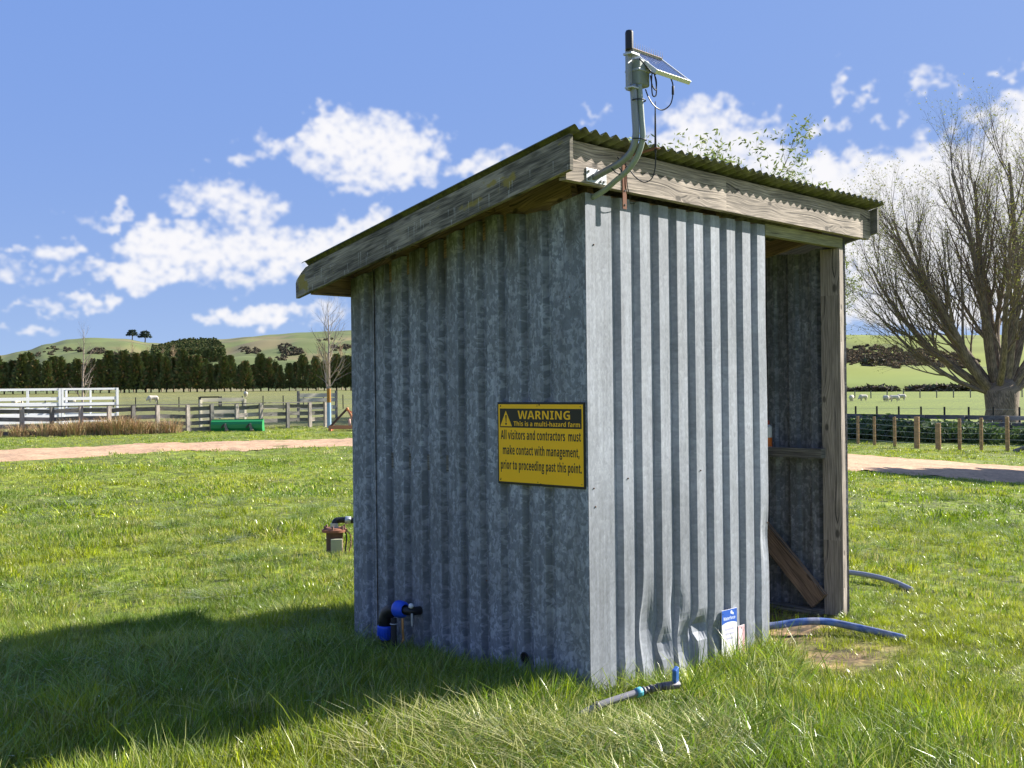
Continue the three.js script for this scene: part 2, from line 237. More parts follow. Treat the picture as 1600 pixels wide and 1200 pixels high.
// ---------------------------------------------------------------- materials of the shed
// zinc: u, v in metres
function zinc(w, h, mw, mh, base, o) {
  const r = rng(o.seed), drips = [];
  for (let i = 0; i < o.drips; i++) drips.push([r() * mw, o.dripTop(r() * mw, r), 0.03 + r() * r() * 0.3, 0.0012 + r() * 0.0028, 0.3 + r() * 0.7]);
  const over = new Float32Array(w * h);
  for (const [x, y, l, t, s] of drips) { const x0 = Math.floor(x / mw * w), n = Math.max(1, Math.round(t / mw * w)); for (let k = 0; k < l / mh * h; k++) for (let j = 0; j < n; j++) { const yy = Math.floor(y / mh * h) - k, xx = (x0 + j + w) % w; if (yy >= 0 && yy < h) over[yy * w + xx] = Math.max(over[yy * w + xx], s * (1 - k / (l / mh * h)) * (0.5 + 0.5 * vn(k * 0.3, x * 90))); } }
  return tex(w, h, (u, v, px, py) => {
    const X = u * mw, Y = v * mh;
    const q = fbm(X * 9 + fbm(X * 30, Y * 30, 2) * 1.6, Y * 9 + fbm(X * 30 + 9, Y * 30, 2) * 1.6, 3) - 0.5, curl = Math.abs(fbm(X * 42 + q * 4, Y * 30, 3) - 0.5) * 2;
    const run = fbm(X * 70, Y * 2.2, 3) - 0.5, fine = vn(X * 240, Y * 90) - 0.5, wide = fbm(X * 3 + 4, Y * 1.6, 3) - 0.5;
    let m = base * (1 + o.mottle * (q * 0.7 + (0.3 - curl) * 0.55) + run * o.run + fine * 0.10 + wide * 0.28);
    const stainShade = o.stainShade * ss(0.40, 0.56, fbm(X * 75 + q * 5, Y * 42 + curl * 1.5, 3) + q * 0.3 + run * 0.3);   // oxide blotches, heavier on side and inside sheets to paint in their shade
    const grime = o.grime(X, Y) * clamp(0.45 + (fbm(X * 18, Y * 4, 4) - 0.5) * 2.4);
    let c = [m * o.tint[0], m, m * o.tint[1]];
    c = [mix(c[0], 82, stainShade), mix(c[1], 88, stainShade), mix(c[2], 96, stainShade)];
    c = [mix(c[0], 62, grime), mix(c[1], 60, grime), mix(c[2], 46, grime)];
    const d = over[py * w + px] * o.dripStrength; return c.map((e) => mix(e, 208, d));
  });
}
const IRON = 152;   // one galvanised iron for every wall
const T = {
  side: zinc(1024, 1280, 1.84, 2.5, IRON, { seed: 3, stainShade: 0.5, tint: [0.97, 1.06], drips: 420, mottle: 0.4, run: 0.42, dripStrength: 0.75, dripTop: (x, r) => 2.5 - r() * r() * 1.1, grime: (X, Y) => ss(0.34, 0.0, 2.45 - 0.211 * (1.84 - X) * 1.0 - Y) * 0.75 + 0.06 }),
  front: zinc(1024, 1280, 1.7, 2.5, IRON, { seed: 5, stainShade: 0.14, tint: [0.97, 1.06], drips: 60, mottle: 0.2, run: 0.26, dripStrength: 0.3, dripTop: (x, r) => 2.45 - r() * 0.6, grime: () => 0.05 }),
  inside: zinc(512, 768, 1.8, 2.5, IRON, { seed: 9, stainShade: 0.5, tint: [0.97, 1.06], drips: 420, mottle: 0.5, run: 0.6, dripStrength: 0.75, dripTop: (x, r) => 0.2 + 2.3 * Math.sqrt(r()), grime: () => 0.25 }),
  roof: tex(512, 512, (u, v) => { const a = fbm(u * 12, v * 12, 4), b = fbm(u * 60, v * 60, 3), l = ss(0.52, 0.66, fbm(u * 22 + 5, v * 22, 4)); const m = 112 + (a - 0.5) * 70 + (b - 0.5) * 60; return [mix(m, 122, l * 0.6), mix(m * 1.0, 124, l * 0.6), mix(m * 0.82, 82, l * 0.6)]; }),
};
// weathered timber; length along u, 1.6 m by 0.4 m
function timber(seed, tone, contrast, tint, knots = 7) {
  const r = rng(seed), K = []; for (let i = 0; i < knots; i++) K.push([r() * 1.6, r() * 0.4, 0.008 + r() * 0.011]);
  return tex(1024, 256, (u, v) => {
    const X = u * 1.6; let Y = v * 0.4, dark = 0, pull = 0;
    for (const [kx, ky, kr] of K) { const dx = X - kx, dy = Y - ky, q = Math.hypot(dx * 0.55, dy); pull += kr * 1.6 * Math.sign(dy || 1) * Math.exp(-((dx / 0.09) ** 2) - Math.abs(dy) / 0.05); dark = Math.max(dark, ss(kr * 1.1, kr * 0.5, q) * 0.7); }
    Y += pull + (fbm(X * 2 + seed, Y * 3, 2) - 0.5) * 0.03;
    const ring = 0.5 + 0.5 * Math.sin(Y * 420 + fbm(X * 1.2, Y * 14 + seed, 3) * 9), fibre = fbm(X * 10 + seed * 3, Y * 330, 3), crack = ss(0.72, 0.8, fbm(X * 2.2 + 8, Y * 130 + seed, 3)), patch = fbm(X * 3 + 3 + seed, Y * 12, 3) - 0.5;
    const m = tone * (1 + contrast * ((ring - 0.5) * 0.15 + (fibre - 0.5) * 0.95 + patch * 0.45)) * (1 - crack * 0.5) * (1 - dark * 0.55);
    return [m * tint[0], m * tint[1], m * tint[2]];
  });
}
T.pale = timber(2, 172, 0.6, [1.03, 0.965, 0.9]); T.fascia = timber(3, 142, 0.85, [1.05, 0.965, 0.89], 11); T.grey = timber(4, 120, 0.8, [1, 0.97, 0.92]); T.brown = timber(6, 122, 0.7, [1.12, 0.93, 0.76]); T.green = timber(8, 138, 0.6, [1, 0.98, 0.76]);
for (const k of ['pale', 'fascia', 'grey', 'brown', 'green']) T[k].repeat.set(1 / 1.6, 1 / 0.4);
const wood = (t, more = {}) => new THREE.MeshStandardMaterial({ map: t, roughness: 0.88, bumpMap: t, bumpScale: 0.002, ...more });
const M = {
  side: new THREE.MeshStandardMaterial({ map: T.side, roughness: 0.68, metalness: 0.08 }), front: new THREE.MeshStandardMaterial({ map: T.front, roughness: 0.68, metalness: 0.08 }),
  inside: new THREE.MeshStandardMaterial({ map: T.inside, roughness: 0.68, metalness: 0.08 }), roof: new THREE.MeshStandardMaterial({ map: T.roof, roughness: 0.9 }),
  pale: wood(T.pale), fascia: wood(T.fascia), post: wood(T.pale, { color: lin(0.86, 0.84, 0.83) }), grey: wood(T.grey), brown: wood(T.brown), green: wood(T.green),
  black: std(0.012, 0.012, 0.014, 0.45), blackMatt: std(0.02, 0.02, 0.022, 0.7), blue: std(0.02, 0.09, 0.62, 0.4), rust: std(0.2, 0.085, 0.05, 0.9), galv: std(0.5, 0.52, 0.53, 0.45, 0.5), conduit: std(0.29, 0.33, 0.31, 0.6), white: std(0.72, 0.72, 0.7, 0.5),
};
// ---------------------------------------------------------------- the shed
const W = 2.613, D = 1.82, PITCH_ROOF = 0.212, wallTop = (z) => 2.45 + 0.211 * z;
const shed = thing('pump_shed', 'small grey corrugated iron pump shed with sloping timber edged roof and open doorway', 'shed');
// a folded steel sheet: prof = [[along, depth]...], at(s, d, y) -> point, y from y0 to top(s)
function sheetGeo(prof, y0, top, rows, at, uvAt, warp) {
  const p = [], uv = [], idx = [], n = prof.length;
  for (let j = 0; j <= rows; j++) for (let i = 0; i < n; i++) {
    const [s, d] = prof[i], y = mix(y0, top(s), j / rows), q = warp ? warp(s, d, y) : [s, d]; p.push(...at(q[0], q[1], y)); uv.push(...uvAt(s, y));
  }
  for (let j = 0; j < rows; j++) for (let i = 0; i < n - 1; i++) { const a = j * n + i, b = a + 1, c = a + n, e = c + 1; idx.push(a, b, c, b, e, c); }
  const g = new THREE.BufferGeometry(); g.setAttribute('position', new THREE.Float32BufferAttribute(p, 3)); g.setAttribute('uv', new THREE.Float32BufferAttribute(uv, 2)); g.setIndex(idx); return flat(g);
}
function ribs(from, to, first, pitch, crest, slope, depth) {   // trapezoid profile; crests at depth 0
  const out = [[from, null]]; for (let s = first - pitch; s < to + pitch; s += pitch) out.push([s, 0], [s + crest, 0], [s + crest + slope, depth], [s + pitch - slope, depth]);
  const depthAt = (s) => { const q = ((s - first) % pitch + pitch) % pitch; return q <= crest ? 0 : q < crest + slope ? depth * (q - crest) / slope : q <= pitch - slope ? depth : depth * (pitch - q) / slope; };
  return [...out.filter(([s, d]) => d !== null && s > from + 1e-4 && s < to - 1e-4), [from, depthAt(from)], [to, depthAt(to)]].sort((a, b) => a[0] - b[0]).map(([s, d]) => [s, d ?? depthAt(s)]).flatMap(([s, d], i, l) => { const e = l[i + 1]; return !e || e[0] - s < 0.03 ? [[s, d]] : [[s, d], ...[1, 2, 3].map((k) => [mix(s, e[0], k / 4), mix(d, e[1], k / 4)])]; });
}
{
  // front, dented low down where something ran into it
  const dents = [[0.47, 0.27, 0.07, 0.16, 0.034], [0.60, 0.16, 0.06, 0.07, 0.03], [0.80, 0.12, 0.05, 0.12, 0.05], [0.93, 0.20, 0.06, 0.05, 0.045], [0.72, 0.34, 0.05, 0.10, 0.022], [1.10, 0.14, 0.03, 0.06, 0.03], [1.62, 0.62, 0.05, 0.12, 0.018]];
  const warp = (s, d, y) => {
    let a = s, b = d; for (const [x, yy, rx, ry, k] of dents) { const q = Math.exp(-(((s - x) / rx) ** 2) - (((y - yy) / ry) ** 2)); b += k * q * (d < 0.01 ? 1 : 0.5); a += k * 0.5 * q * Math.sign(s - x); }
    const low = ss(0.55, 0.0, y); b += (vn(s * 8, y * 9) - 0.5) * 0.012 * low; a += (vn(s * 5 + 9, y * 6) - 0.5) * 0.016 * low; a += (vn(y * 2.1, 3) - 0.5) * 0.012 * ss(1.3, 1.6, s);
    return [a, b];
  };
  mesh('front_cladding_sheet', sheetGeo(ribs(0.18, 1.655, 0.272, 0.161, 0.085, 0.012, 0.031), -0.13, () => 2.452, 60, (s, d, y) => [s, y, -d], (s, y) => [s / 1.7, y / 2.5], warp), M.front, shed);
  mesh('corner_flashing', mergeGeometries([
    sheetGeo([[0, -0.002], [0.1, -0.0015], [0.197, -0.003], [0.1985, 0.006]], -0.13, () => 2.447, 4, (s, d, y) => [s, y, -d], (s, y) => [s / 1.7 + 0.3, y / 2.5]),
  ]), M.front, shed);
  const sideAt = (s, d, y) => [d, y, -D + s], sideUv = (s, y) => [s / 1.84, y / 2.5], top = (s) => wallTop(-D + s) + 0.10 * ss(-0.25, -0.7, -D + s);
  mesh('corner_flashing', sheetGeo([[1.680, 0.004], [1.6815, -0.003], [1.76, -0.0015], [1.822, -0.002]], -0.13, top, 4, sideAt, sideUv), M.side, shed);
  const wav = (k) => (s, d, y) => [s + (vn(y * 1.5 + k, 5) - 0.5) * 0.004, d + (vn(s * 3, y * 2.5 + k) - 0.5) * 0.004];
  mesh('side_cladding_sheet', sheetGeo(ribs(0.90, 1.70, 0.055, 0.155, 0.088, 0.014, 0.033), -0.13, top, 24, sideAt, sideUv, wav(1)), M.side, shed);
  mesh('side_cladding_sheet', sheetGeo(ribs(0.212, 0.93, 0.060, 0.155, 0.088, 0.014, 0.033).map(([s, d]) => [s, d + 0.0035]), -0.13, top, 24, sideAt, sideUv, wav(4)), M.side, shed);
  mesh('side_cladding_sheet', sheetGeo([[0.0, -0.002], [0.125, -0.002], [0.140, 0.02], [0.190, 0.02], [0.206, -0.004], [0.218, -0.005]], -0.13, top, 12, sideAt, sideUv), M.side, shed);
  // right and back walls
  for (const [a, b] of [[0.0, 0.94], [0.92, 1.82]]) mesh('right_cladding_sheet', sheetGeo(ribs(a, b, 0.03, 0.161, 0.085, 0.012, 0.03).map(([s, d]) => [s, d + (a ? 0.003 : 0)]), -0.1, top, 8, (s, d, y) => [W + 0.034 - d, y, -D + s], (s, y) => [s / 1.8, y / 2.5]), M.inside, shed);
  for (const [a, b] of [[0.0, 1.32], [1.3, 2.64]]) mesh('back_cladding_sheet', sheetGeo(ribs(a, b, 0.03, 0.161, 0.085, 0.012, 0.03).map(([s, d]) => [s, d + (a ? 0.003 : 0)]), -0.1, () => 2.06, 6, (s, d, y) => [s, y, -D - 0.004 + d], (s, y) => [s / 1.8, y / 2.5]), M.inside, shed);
  // timber frame
  const post = (x, z, w, d, top, m, name = 'corner_post') => mesh(name, beamGeo([x, -0.12, z], [x, top, z], w, d, V(1, 0, 0), x * 3 + z), m, shed);
  post(W - 0.025, -0.068, 0.05, 0.136, 2.392, M.post); post(0.075, -0.08, 0.09, 0.09, 2.41, M.grey); post(0.075, -D + 0.08, 0.09, 0.09, 2.04, M.grey); post(W - 0.05, -D + 0.08, 0.09, 0.09, 2.04, M.grey); post(1.615, -0.075, 0.045, 0.08, 2.40, M.grey, 'door_post');
  mesh('lintel', beamGeo([1.657, 2.428, -0.026], [W + 0.002, 2.428, -0.026], 0.046, 0.066, V(0, 0, 1), 0.4), M.green, shed);
  mesh('wall_rail', beamGeo([2.545, 1.055, -0.115], [2.545, 1.055, -1.70], 0.075, 0.062, V(1, 0, 0), 0.9), M.grey, shed);
  mesh('wall_rail', beamGeo([0.06, 1.1, -0.13], [0.06, 1.1, -1.70], 0.05, 0.09, V(1, 0, 0), 0.2), M.grey, shed);
  mesh('diagonal_brace', beamGeo([2.538, 0.93, -0.98], [2.538, 0.085, -0.155], 0.045, 0.13, V(1, 0, 0), 0.5), M.brown, shed);
  mesh('bottom_plate', beamGeo([2.55, 0.0, -0.14], [2.55, 0.0, -1.70], 0.09, 0.06, V(1, 0, 0), 0.1), M.grey, shed);
  mesh('top_plate', beamGeo([0.1, 2.427, -0.062], [1.65, 2.427, -0.062], 0.05, 0.07, V(0, 0, 1), 0.1), M.brown, shed);
  mesh('top_plate', beamGeo([0.058, wallTop(-0.12) + 0.075, -0.12], [0.058, wallTop(-1.8) + 0.075, -1.8], 0.05, 0.16, V(1, 0, 0), 0.3), M.brown, shed);
  // roof: fascia, rake boards, purlins, rafters, corrugated sheets
  const under = (z) => 2.680 + PITCH_ROOF * (z - 0.055);   // underside of the corrugations
  mesh('front_fascia', beamGeo([-0.198, 2.572, 0.033], [2.898, 2.566, 0.033], 0.044, 0.19, V(0, 0, 1), 0.25), M.fascia, shed);
  for (const z of [-0.045, -0.66, -1.26]) mesh('purlin', beamGeo([-0.198, under(z) - 0.052, z], [2.898, under(z) - 0.052, z], 0.046, 0.092, V(0, 0, 1), z), z > -0.1 ? M.green : M.brown, shed);
  mesh('back_fascia', beamGeo([-0.198, 2.162, -1.93], [2.898, 2.162, -1.93], 0.04, 0.176, V(0, 0, 1), 0.7), M.brown, shed);
  for (const x of [0.16, 1.3, 2.5]) mesh('rafter', beamGeo([x, under(-0.1) - 0.145, -0.1], [x, under(-1.86) - 0.145, -1.86], 0.045, 0.09, V(1, 0, 0), x), M.brown, shed);
  // rake boards: the left one has weathered dark, with yellow lichen
  const lichen = [[0.93, 0.085, 0.05, 0.035, 1], [1.18, 0.06, 0.09, 0.02, 0.9], [1.03, 0.11, 0.09, 0.016, 0.7], [0.06, 0.09, 0.035, 0.06, 1], [0.10, 0.05, 0.03, 0.04, 0.9], [1.45, 0.12, 0.05, 0.015, 0.5], [0.6, 0.14, 0.09, 0.012, 0.4], [1.75, 0.10, 0.04, 0.03, 0.35]].map(([a, ...q]) => [a > 0.2 ? 2.7 - a : a, ...q]);
  const rr = rng(77), runs = []; for (let i = 0; i < 46; i++) runs.push([rr() * 2.2, 0.02 + rr() * 0.11, 0.03 + rr() * 0.07, 0.002 + rr() * 0.002]);
  const rakeTex = tex(2048, 160, (u, v) => {
    const X = u * 2.2, Y = v * 0.17, n = fbm(X * 9, Y * 70, 4), w = fbm(X * 5 + 3, Y * 18, 4), f = fbm(X * 14, Y * 300, 3);
    let m = 104 * (1 + (n - 0.5) * 0.8 + (f - 0.5) * 0.9); const bare = ss(0.5, 0.7, w) * 0.6; m = mix(m, 165 + (f - 0.5) * 60, bare);
    let c = [m * 1.03, m * 0.975, m * 0.88]; for (const [a, b, rx, ry, s] of lichen) { const q = Math.exp(-(((X - a) / rx) ** 2) - (((Y - b) / ry) ** 2)) * s, k = ss(0.32, 0.75, q + (fbm(X * 30, Y * 45, 4) - 0.5) * 1.1) * 0.8; c = [mix(c[0], 146, k), mix(c[1], 130, k), mix(c[2], 62, k)]; }
    for (const [a, b, l, t] of runs) if (Math.abs(X - a) < t && Y < b && Y > b - l) c = c.map((e) => mix(e, 185, 0.55 * (1 - (b - Y) / l))); return c;
  });
  const rakeMat = new THREE.MeshStandardMaterial({ map: rakeTex, roughness: 0.9, bumpMap: rakeTex, bumpScale: 0.002 });
  const rake = (x0, x1, z0, name, mat) => {
    const zb = -2.06, yb = (z) => 2.509 + PITCH_ROOF * (z - 0.078), sh = new THREE.Shape();
    [[z0, yb(z0)], [z0, yb(z0) + 0.162], [zb + 0.10, yb(zb + 0.10) + 0.158], [zb + 0.055, yb(zb) + 0.150], [zb + 0.01, yb(zb) + 0.112], [zb, yb(zb) + 0.092], [zb + 0.002, yb(zb) + 0.004]].forEach(([z, y], i) => (i ? sh.lineTo(z, y) : sh.moveTo(z, y)));
    const g = new THREE.ExtrudeGeometry(sh, { depth: x1 - x0 - 0.004, bevelEnabled: true, bevelSize: 0.002, bevelThickness: 0.002, bevelSegments: 1 });
    const q = g.attributes.position, uv = g.attributes.uv;
    for (let i = 0; i < q.count; i++) { const z = q.getX(i), y = q.getY(i), e = q.getZ(i); uv.setXY(i, (z - zb) / 2.2, (y - yb(z)) / 0.17); q.setXYZ(i, x0 + 0.002 + e, y, z); }
    g.index ? g.index.array.reverse() : (() => { for (let i = 0; i < q.count; i += 3) for (const at of [q, uv, g.attributes.normal]) { const a = []; for (let c = 0; c < at.itemSize; c++) a.push(at.getComponent(i, c)); for (let c = 0; c < at.itemSize; c++) { at.setComponent(i, c, at.getComponent(i + 2, c)); at.setComponent(i + 2, c, a[c]); } } })();
    g.computeVertexNormals(); return mesh(name, g, mat, shed);
  };
  rake(-0.226, -0.200, 0.10, 'rake_board', rakeMat); rake(2.900, 2.925, 0.10, 'rake_board', M.grey);
  const pitch = 0.0762, amp = 0.0115, x0 = -0.238, cover = pitch * 10.5;
  for (let k = 0; k < 4; k++) {
    const a = x0 + k * cover, b = Math.min(2.945, a + cover + pitch * 0.6), n = Math.round((b - a) / pitch * 12), prof = [];
    for (let i = 0; i <= n; i++) { const s = mix(a, b, i / n); prof.push([s, amp * Math.cos((s - x0 - 0.020) / pitch * 2 * Math.PI) + k % 2 * 0.0022]); }
    const p = [], uv = [], idx = [], rows = 10, zf = 0.128 + (k % 2) * 0.006, zb = -1.985;
    for (const t of [0, 0.0012]) for (let j = 0; j <= rows; j++) for (const [s, d] of prof) { const z = mix(zf, zb, j / rows); p.push(s, under(z) + amp + d + t + (j === 0 ? (vn(s * 4, k) - 0.5) * 0.004 : 0), z); uv.push(s, z); }
    const m = prof.length, half = m * (rows + 1); for (let h = 0; h < 2; h++) for (let j = 0; j < rows; j++) for (let i = 0; i < m - 1; i++) { const q = h * half + j * m + i; h ? idx.push(q, q + 1, q + m, q + 1, q + m + 1, q + m) : idx.push(q, q + m, q + 1, q + 1, q + m, q + m + 1); }
    for (let i = 0; i < m - 1; i++) idx.push(i, i + 1, half + i, i + 1, half + i + 1, half + i);
    const g = new THREE.BufferGeometry(); g.setAttribute('position', new THREE.Float32BufferAttribute(p, 3)); g.setAttribute('uv', new THREE.Float32BufferAttribute(uv, 2)); g.setIndex(idx); g.computeVertexNormals(); mesh('roof_sheet', g, M.roof, shed);
  }
  // nail heads, and a black disc painted as the dark of a pipe hole
  const nail = new THREE.SphereGeometry(0.0045, 6, 4), nm = std(0.16, 0.09, 0.06, 0.8);
  for (const [x, y, z] of [[0.04, 1.02, 0.003], [0.05, 0.93, 0.003], [0.06, 2.2, 0.003], [1.63, 0.7, 0.002], [0.31, 1.05, 0.002], [0.95, 1.05, 0.002], [-0.003, 1.95, -0.10], [-0.002, 0.5, -0.7], [-0.002, 1.2, -1.3]]) { const m = mesh('nail_head', nail, nm, shed); m.position.set(x, y, z); }
  const ring = new THREE.TorusGeometry(0.026, 0.0035, 6, 24); ring.rotateY(Math.PI / 2); ring.translate(-0.002, 0.14, -0.432); mesh('pipe_hole_rim', ring, M.blackMatt, shed);
  const disc = new THREE.CylinderGeometry(0.026, 0.026, 0.002, 24); disc.rotateZ(Math.PI / 2); disc.translate(-0.001, 0.14, -0.432); mesh('pipe_hole_dark_disc', disc, std(0.004, 0.004, 0.004, 1), shed);
}
console.log('shed done');
// ---------------------------------------------------------------- signs on the shed
function canvasMaterial(w, h, draw, rough = 0.45) {
  const c = document.createElement('canvas'); c.width = w; c.height = h; const x = c.getContext('2d'); draw(x, w, h);
  const t = new THREE.CanvasTexture(c); t.colorSpace = THREE.SRGBColorSpace; t.magFilter = THREE.LinearFilter; return new THREE.MeshStandardMaterial({ map: t, roughness: rough });
}
function fit(x, text, cx, y, width, px, font = 'sans-serif', bold = true) { x.font = (bold ? 'bold ' : '') + px + 'px ' + font; x.textAlign = 'center'; const w = x.measureText(text).width; x.save(); x.translate(cx, y); x.scale(width / w, 1); x.fillText(text, 0, 0); x.restore(); }
{
  const yellow = '#ffc200', dark = '#16150f';
  const face = canvasMaterial(1180, 840, (x, w, h) => {
    x.fillStyle = dark; x.fillRect(0, 0, w, h); x.fillStyle = yellow; x.fillRect(14, 18, w - 30, h - 38);
    x.fillStyle = dark; x.fillRect(34, 62, w - 68, 196);
    x.fillStyle = yellow; x.beginPath(); x.moveTo(120, 84); x.lineTo(208, 246); x.lineTo(40, 246); x.closePath(); x.fill();
    x.fillStyle = dark; x.beginPath(); x.moveTo(112, 130); x.lineTo(134, 130); x.lineTo(128, 202); x.lineTo(118, 202); x.closePath(); x.fill(); x.fillRect(112, 210, 22, 20);
    x.fillStyle = yellow; fit(x, 'WARNING', 650, 168, 720, 118); fit(x, 'This is a multi-hazard farm', 680, 240, 900, 66);
    x.fillStyle = dark; fit(x, 'All visitors and contractors  must', 590, 380, 1090, 128, 'sans-serif', true); fit(x, 'make contact with management,', 592, 536, 1050, 128, 'sans-serif', true); fit(x, 'prior to proceeding past this point.', 590, 690, 1110, 128, 'sans-serif', true);
    fit(x, 'All visitors and contractors  must', 591, 381, 1090, 128, 'sans-serif', true); fit(x, 'make contact with management,', 593, 537, 1050, 128, 'sans-serif', true); fit(x, 'prior to proceeding past this point.', 591, 691, 1110, 128, 'sans-serif', true);
    for (const [a, b] of [[560, 34], [1130, 40], [40, 790], [560, 806], [1140, 800]]) { x.fillStyle = '#4a3d10'; x.beginPath(); x.arc(a, b, 6, 0, 7); x.fill(); }
  });
  const s = thing('warning_sign', 'yellow and black warning sign fixed to the shaded side of the iron shed', 'sign', [-0.0055, 1.227, -0.305]);
  mesh('sign_board', rbox(0.004, 0.420, 0.590, 0, 0, 0, 0.0015), M.black, s);
  const p = new THREE.PlaneGeometry(0.586, 0.416); p.rotateY(-Math.PI / 2); p.translate(-0.0032, 0, 0); mesh('sign_face', p, face, s);
  for (const [y, z] of [[0.196, 0.0], [-0.199, 0.005], [0.19, -0.27], [-0.19, -0.275]]) { const b = new THREE.SphereGeometry(0.004, 8, 6); b.scale(0.5, 1, 1); b.translate(-0.0035, y, z); mesh('screw', b, nailMat(), s); }
  function nailMat() { return M.blackMatt; }
  const label = canvasMaterial(300, 620, (x, w, h) => {
    x.fillStyle = '#f4f2f4'; x.fillRect(0, 0, w, h); x.fillStyle = '#2f62c4'; x.fillRect(0, 0, w, 170); x.fillStyle = '#f4f2f4'; x.beginPath(); x.ellipse(w / 2, 196, 190, 62, 0, 0, 7); x.fill();
    x.fillStyle = '#e8edf8'; x.beginPath(); x.arc(190, 34, 20, 0, 7); x.arc(222, 50, 14, 0, 7); x.fill(); fit(x, 'WaterForce', 150, 112, 236, 52);
    x.fillStyle = '#a9a4cc'; for (const [yy, a, b] of [[208, 60, 180], [258, 66, 170], [310, 96, 110]]) for (let i = 0; i < b; i += 18) x.fillRect(a + i, yy - (i % 36 ? 4 : 8), 11, 18 + (i % 36 ? 4 : 8));
    x.fillStyle = '#c4c0d4'; for (let i = 0; i < 170; i += 14) x.fillRect(64 + i, 396, 8, 9);
    x.fillStyle = '#5d6880'; x.fillRect(147, 420, 5, 130); x.beginPath(); x.moveTo(138, 530); x.lineTo(161, 530); x.lineTo(149.5, 566); x.fill();
    for (const [a, b] of [[20, 40], [282, 22], [34, 588], [276, 560]]) { x.fillStyle = '#2a2a30'; x.beginPath(); x.arc(a, b, 7, 0, 7); x.fill(); }
  });
  const n = thing('notice_sign', 'narrow white and blue notice with arrow low on the sunlit corrugated front', 'sign', [1.205, 0.098, 0.0045]);
  mesh('sign_board', rbox(0.154, 0.318, 0.003, 0, 0, 0, 0.001), M.white, n);
  const q = new THREE.PlaneGeometry(0.152, 0.316); q.translate(0, 0, 0.0022); mesh('sign_face', q, label, n);
  n.rotation.z = -0.02;
  const red = canvasMaterial(120, 360, (x, w, h) => { x.fillStyle = '#f2c3c8'; x.fillRect(0, 0, w, h); x.fillStyle = '#f6eef0'; x.fillRect(14, 20, 60, h - 90); x.fillStyle = '#d2858c'; x.beginPath(); x.moveTo(10, h - 20); x.lineTo(70, h - 130); x.lineTo(84, h - 110); x.lineTo(40, h - 14); x.fill(); x.fillRect(86, 20, 10, h - 60); for (const [a, b] of [[60, 26], [60, h - 22]]) { x.fillStyle = '#2a2024'; x.beginPath(); x.arc(a, b, 8, 0, 7); x.fill(); } });
  const k = thing('small_tag_sign', 'small faded pink and white tag beside the blue topped notice', 'sign', [1.330, 0.045, 0.0042]);
  mesh('sign_board', rbox(0.068, 0.205, 0.0025, 0, 0, 0, 0.001), M.white, k); const f = new THREE.PlaneGeometry(0.066, 0.203); f.translate(0, 0, 0.0018); mesh('sign_face', f, red, k);
}
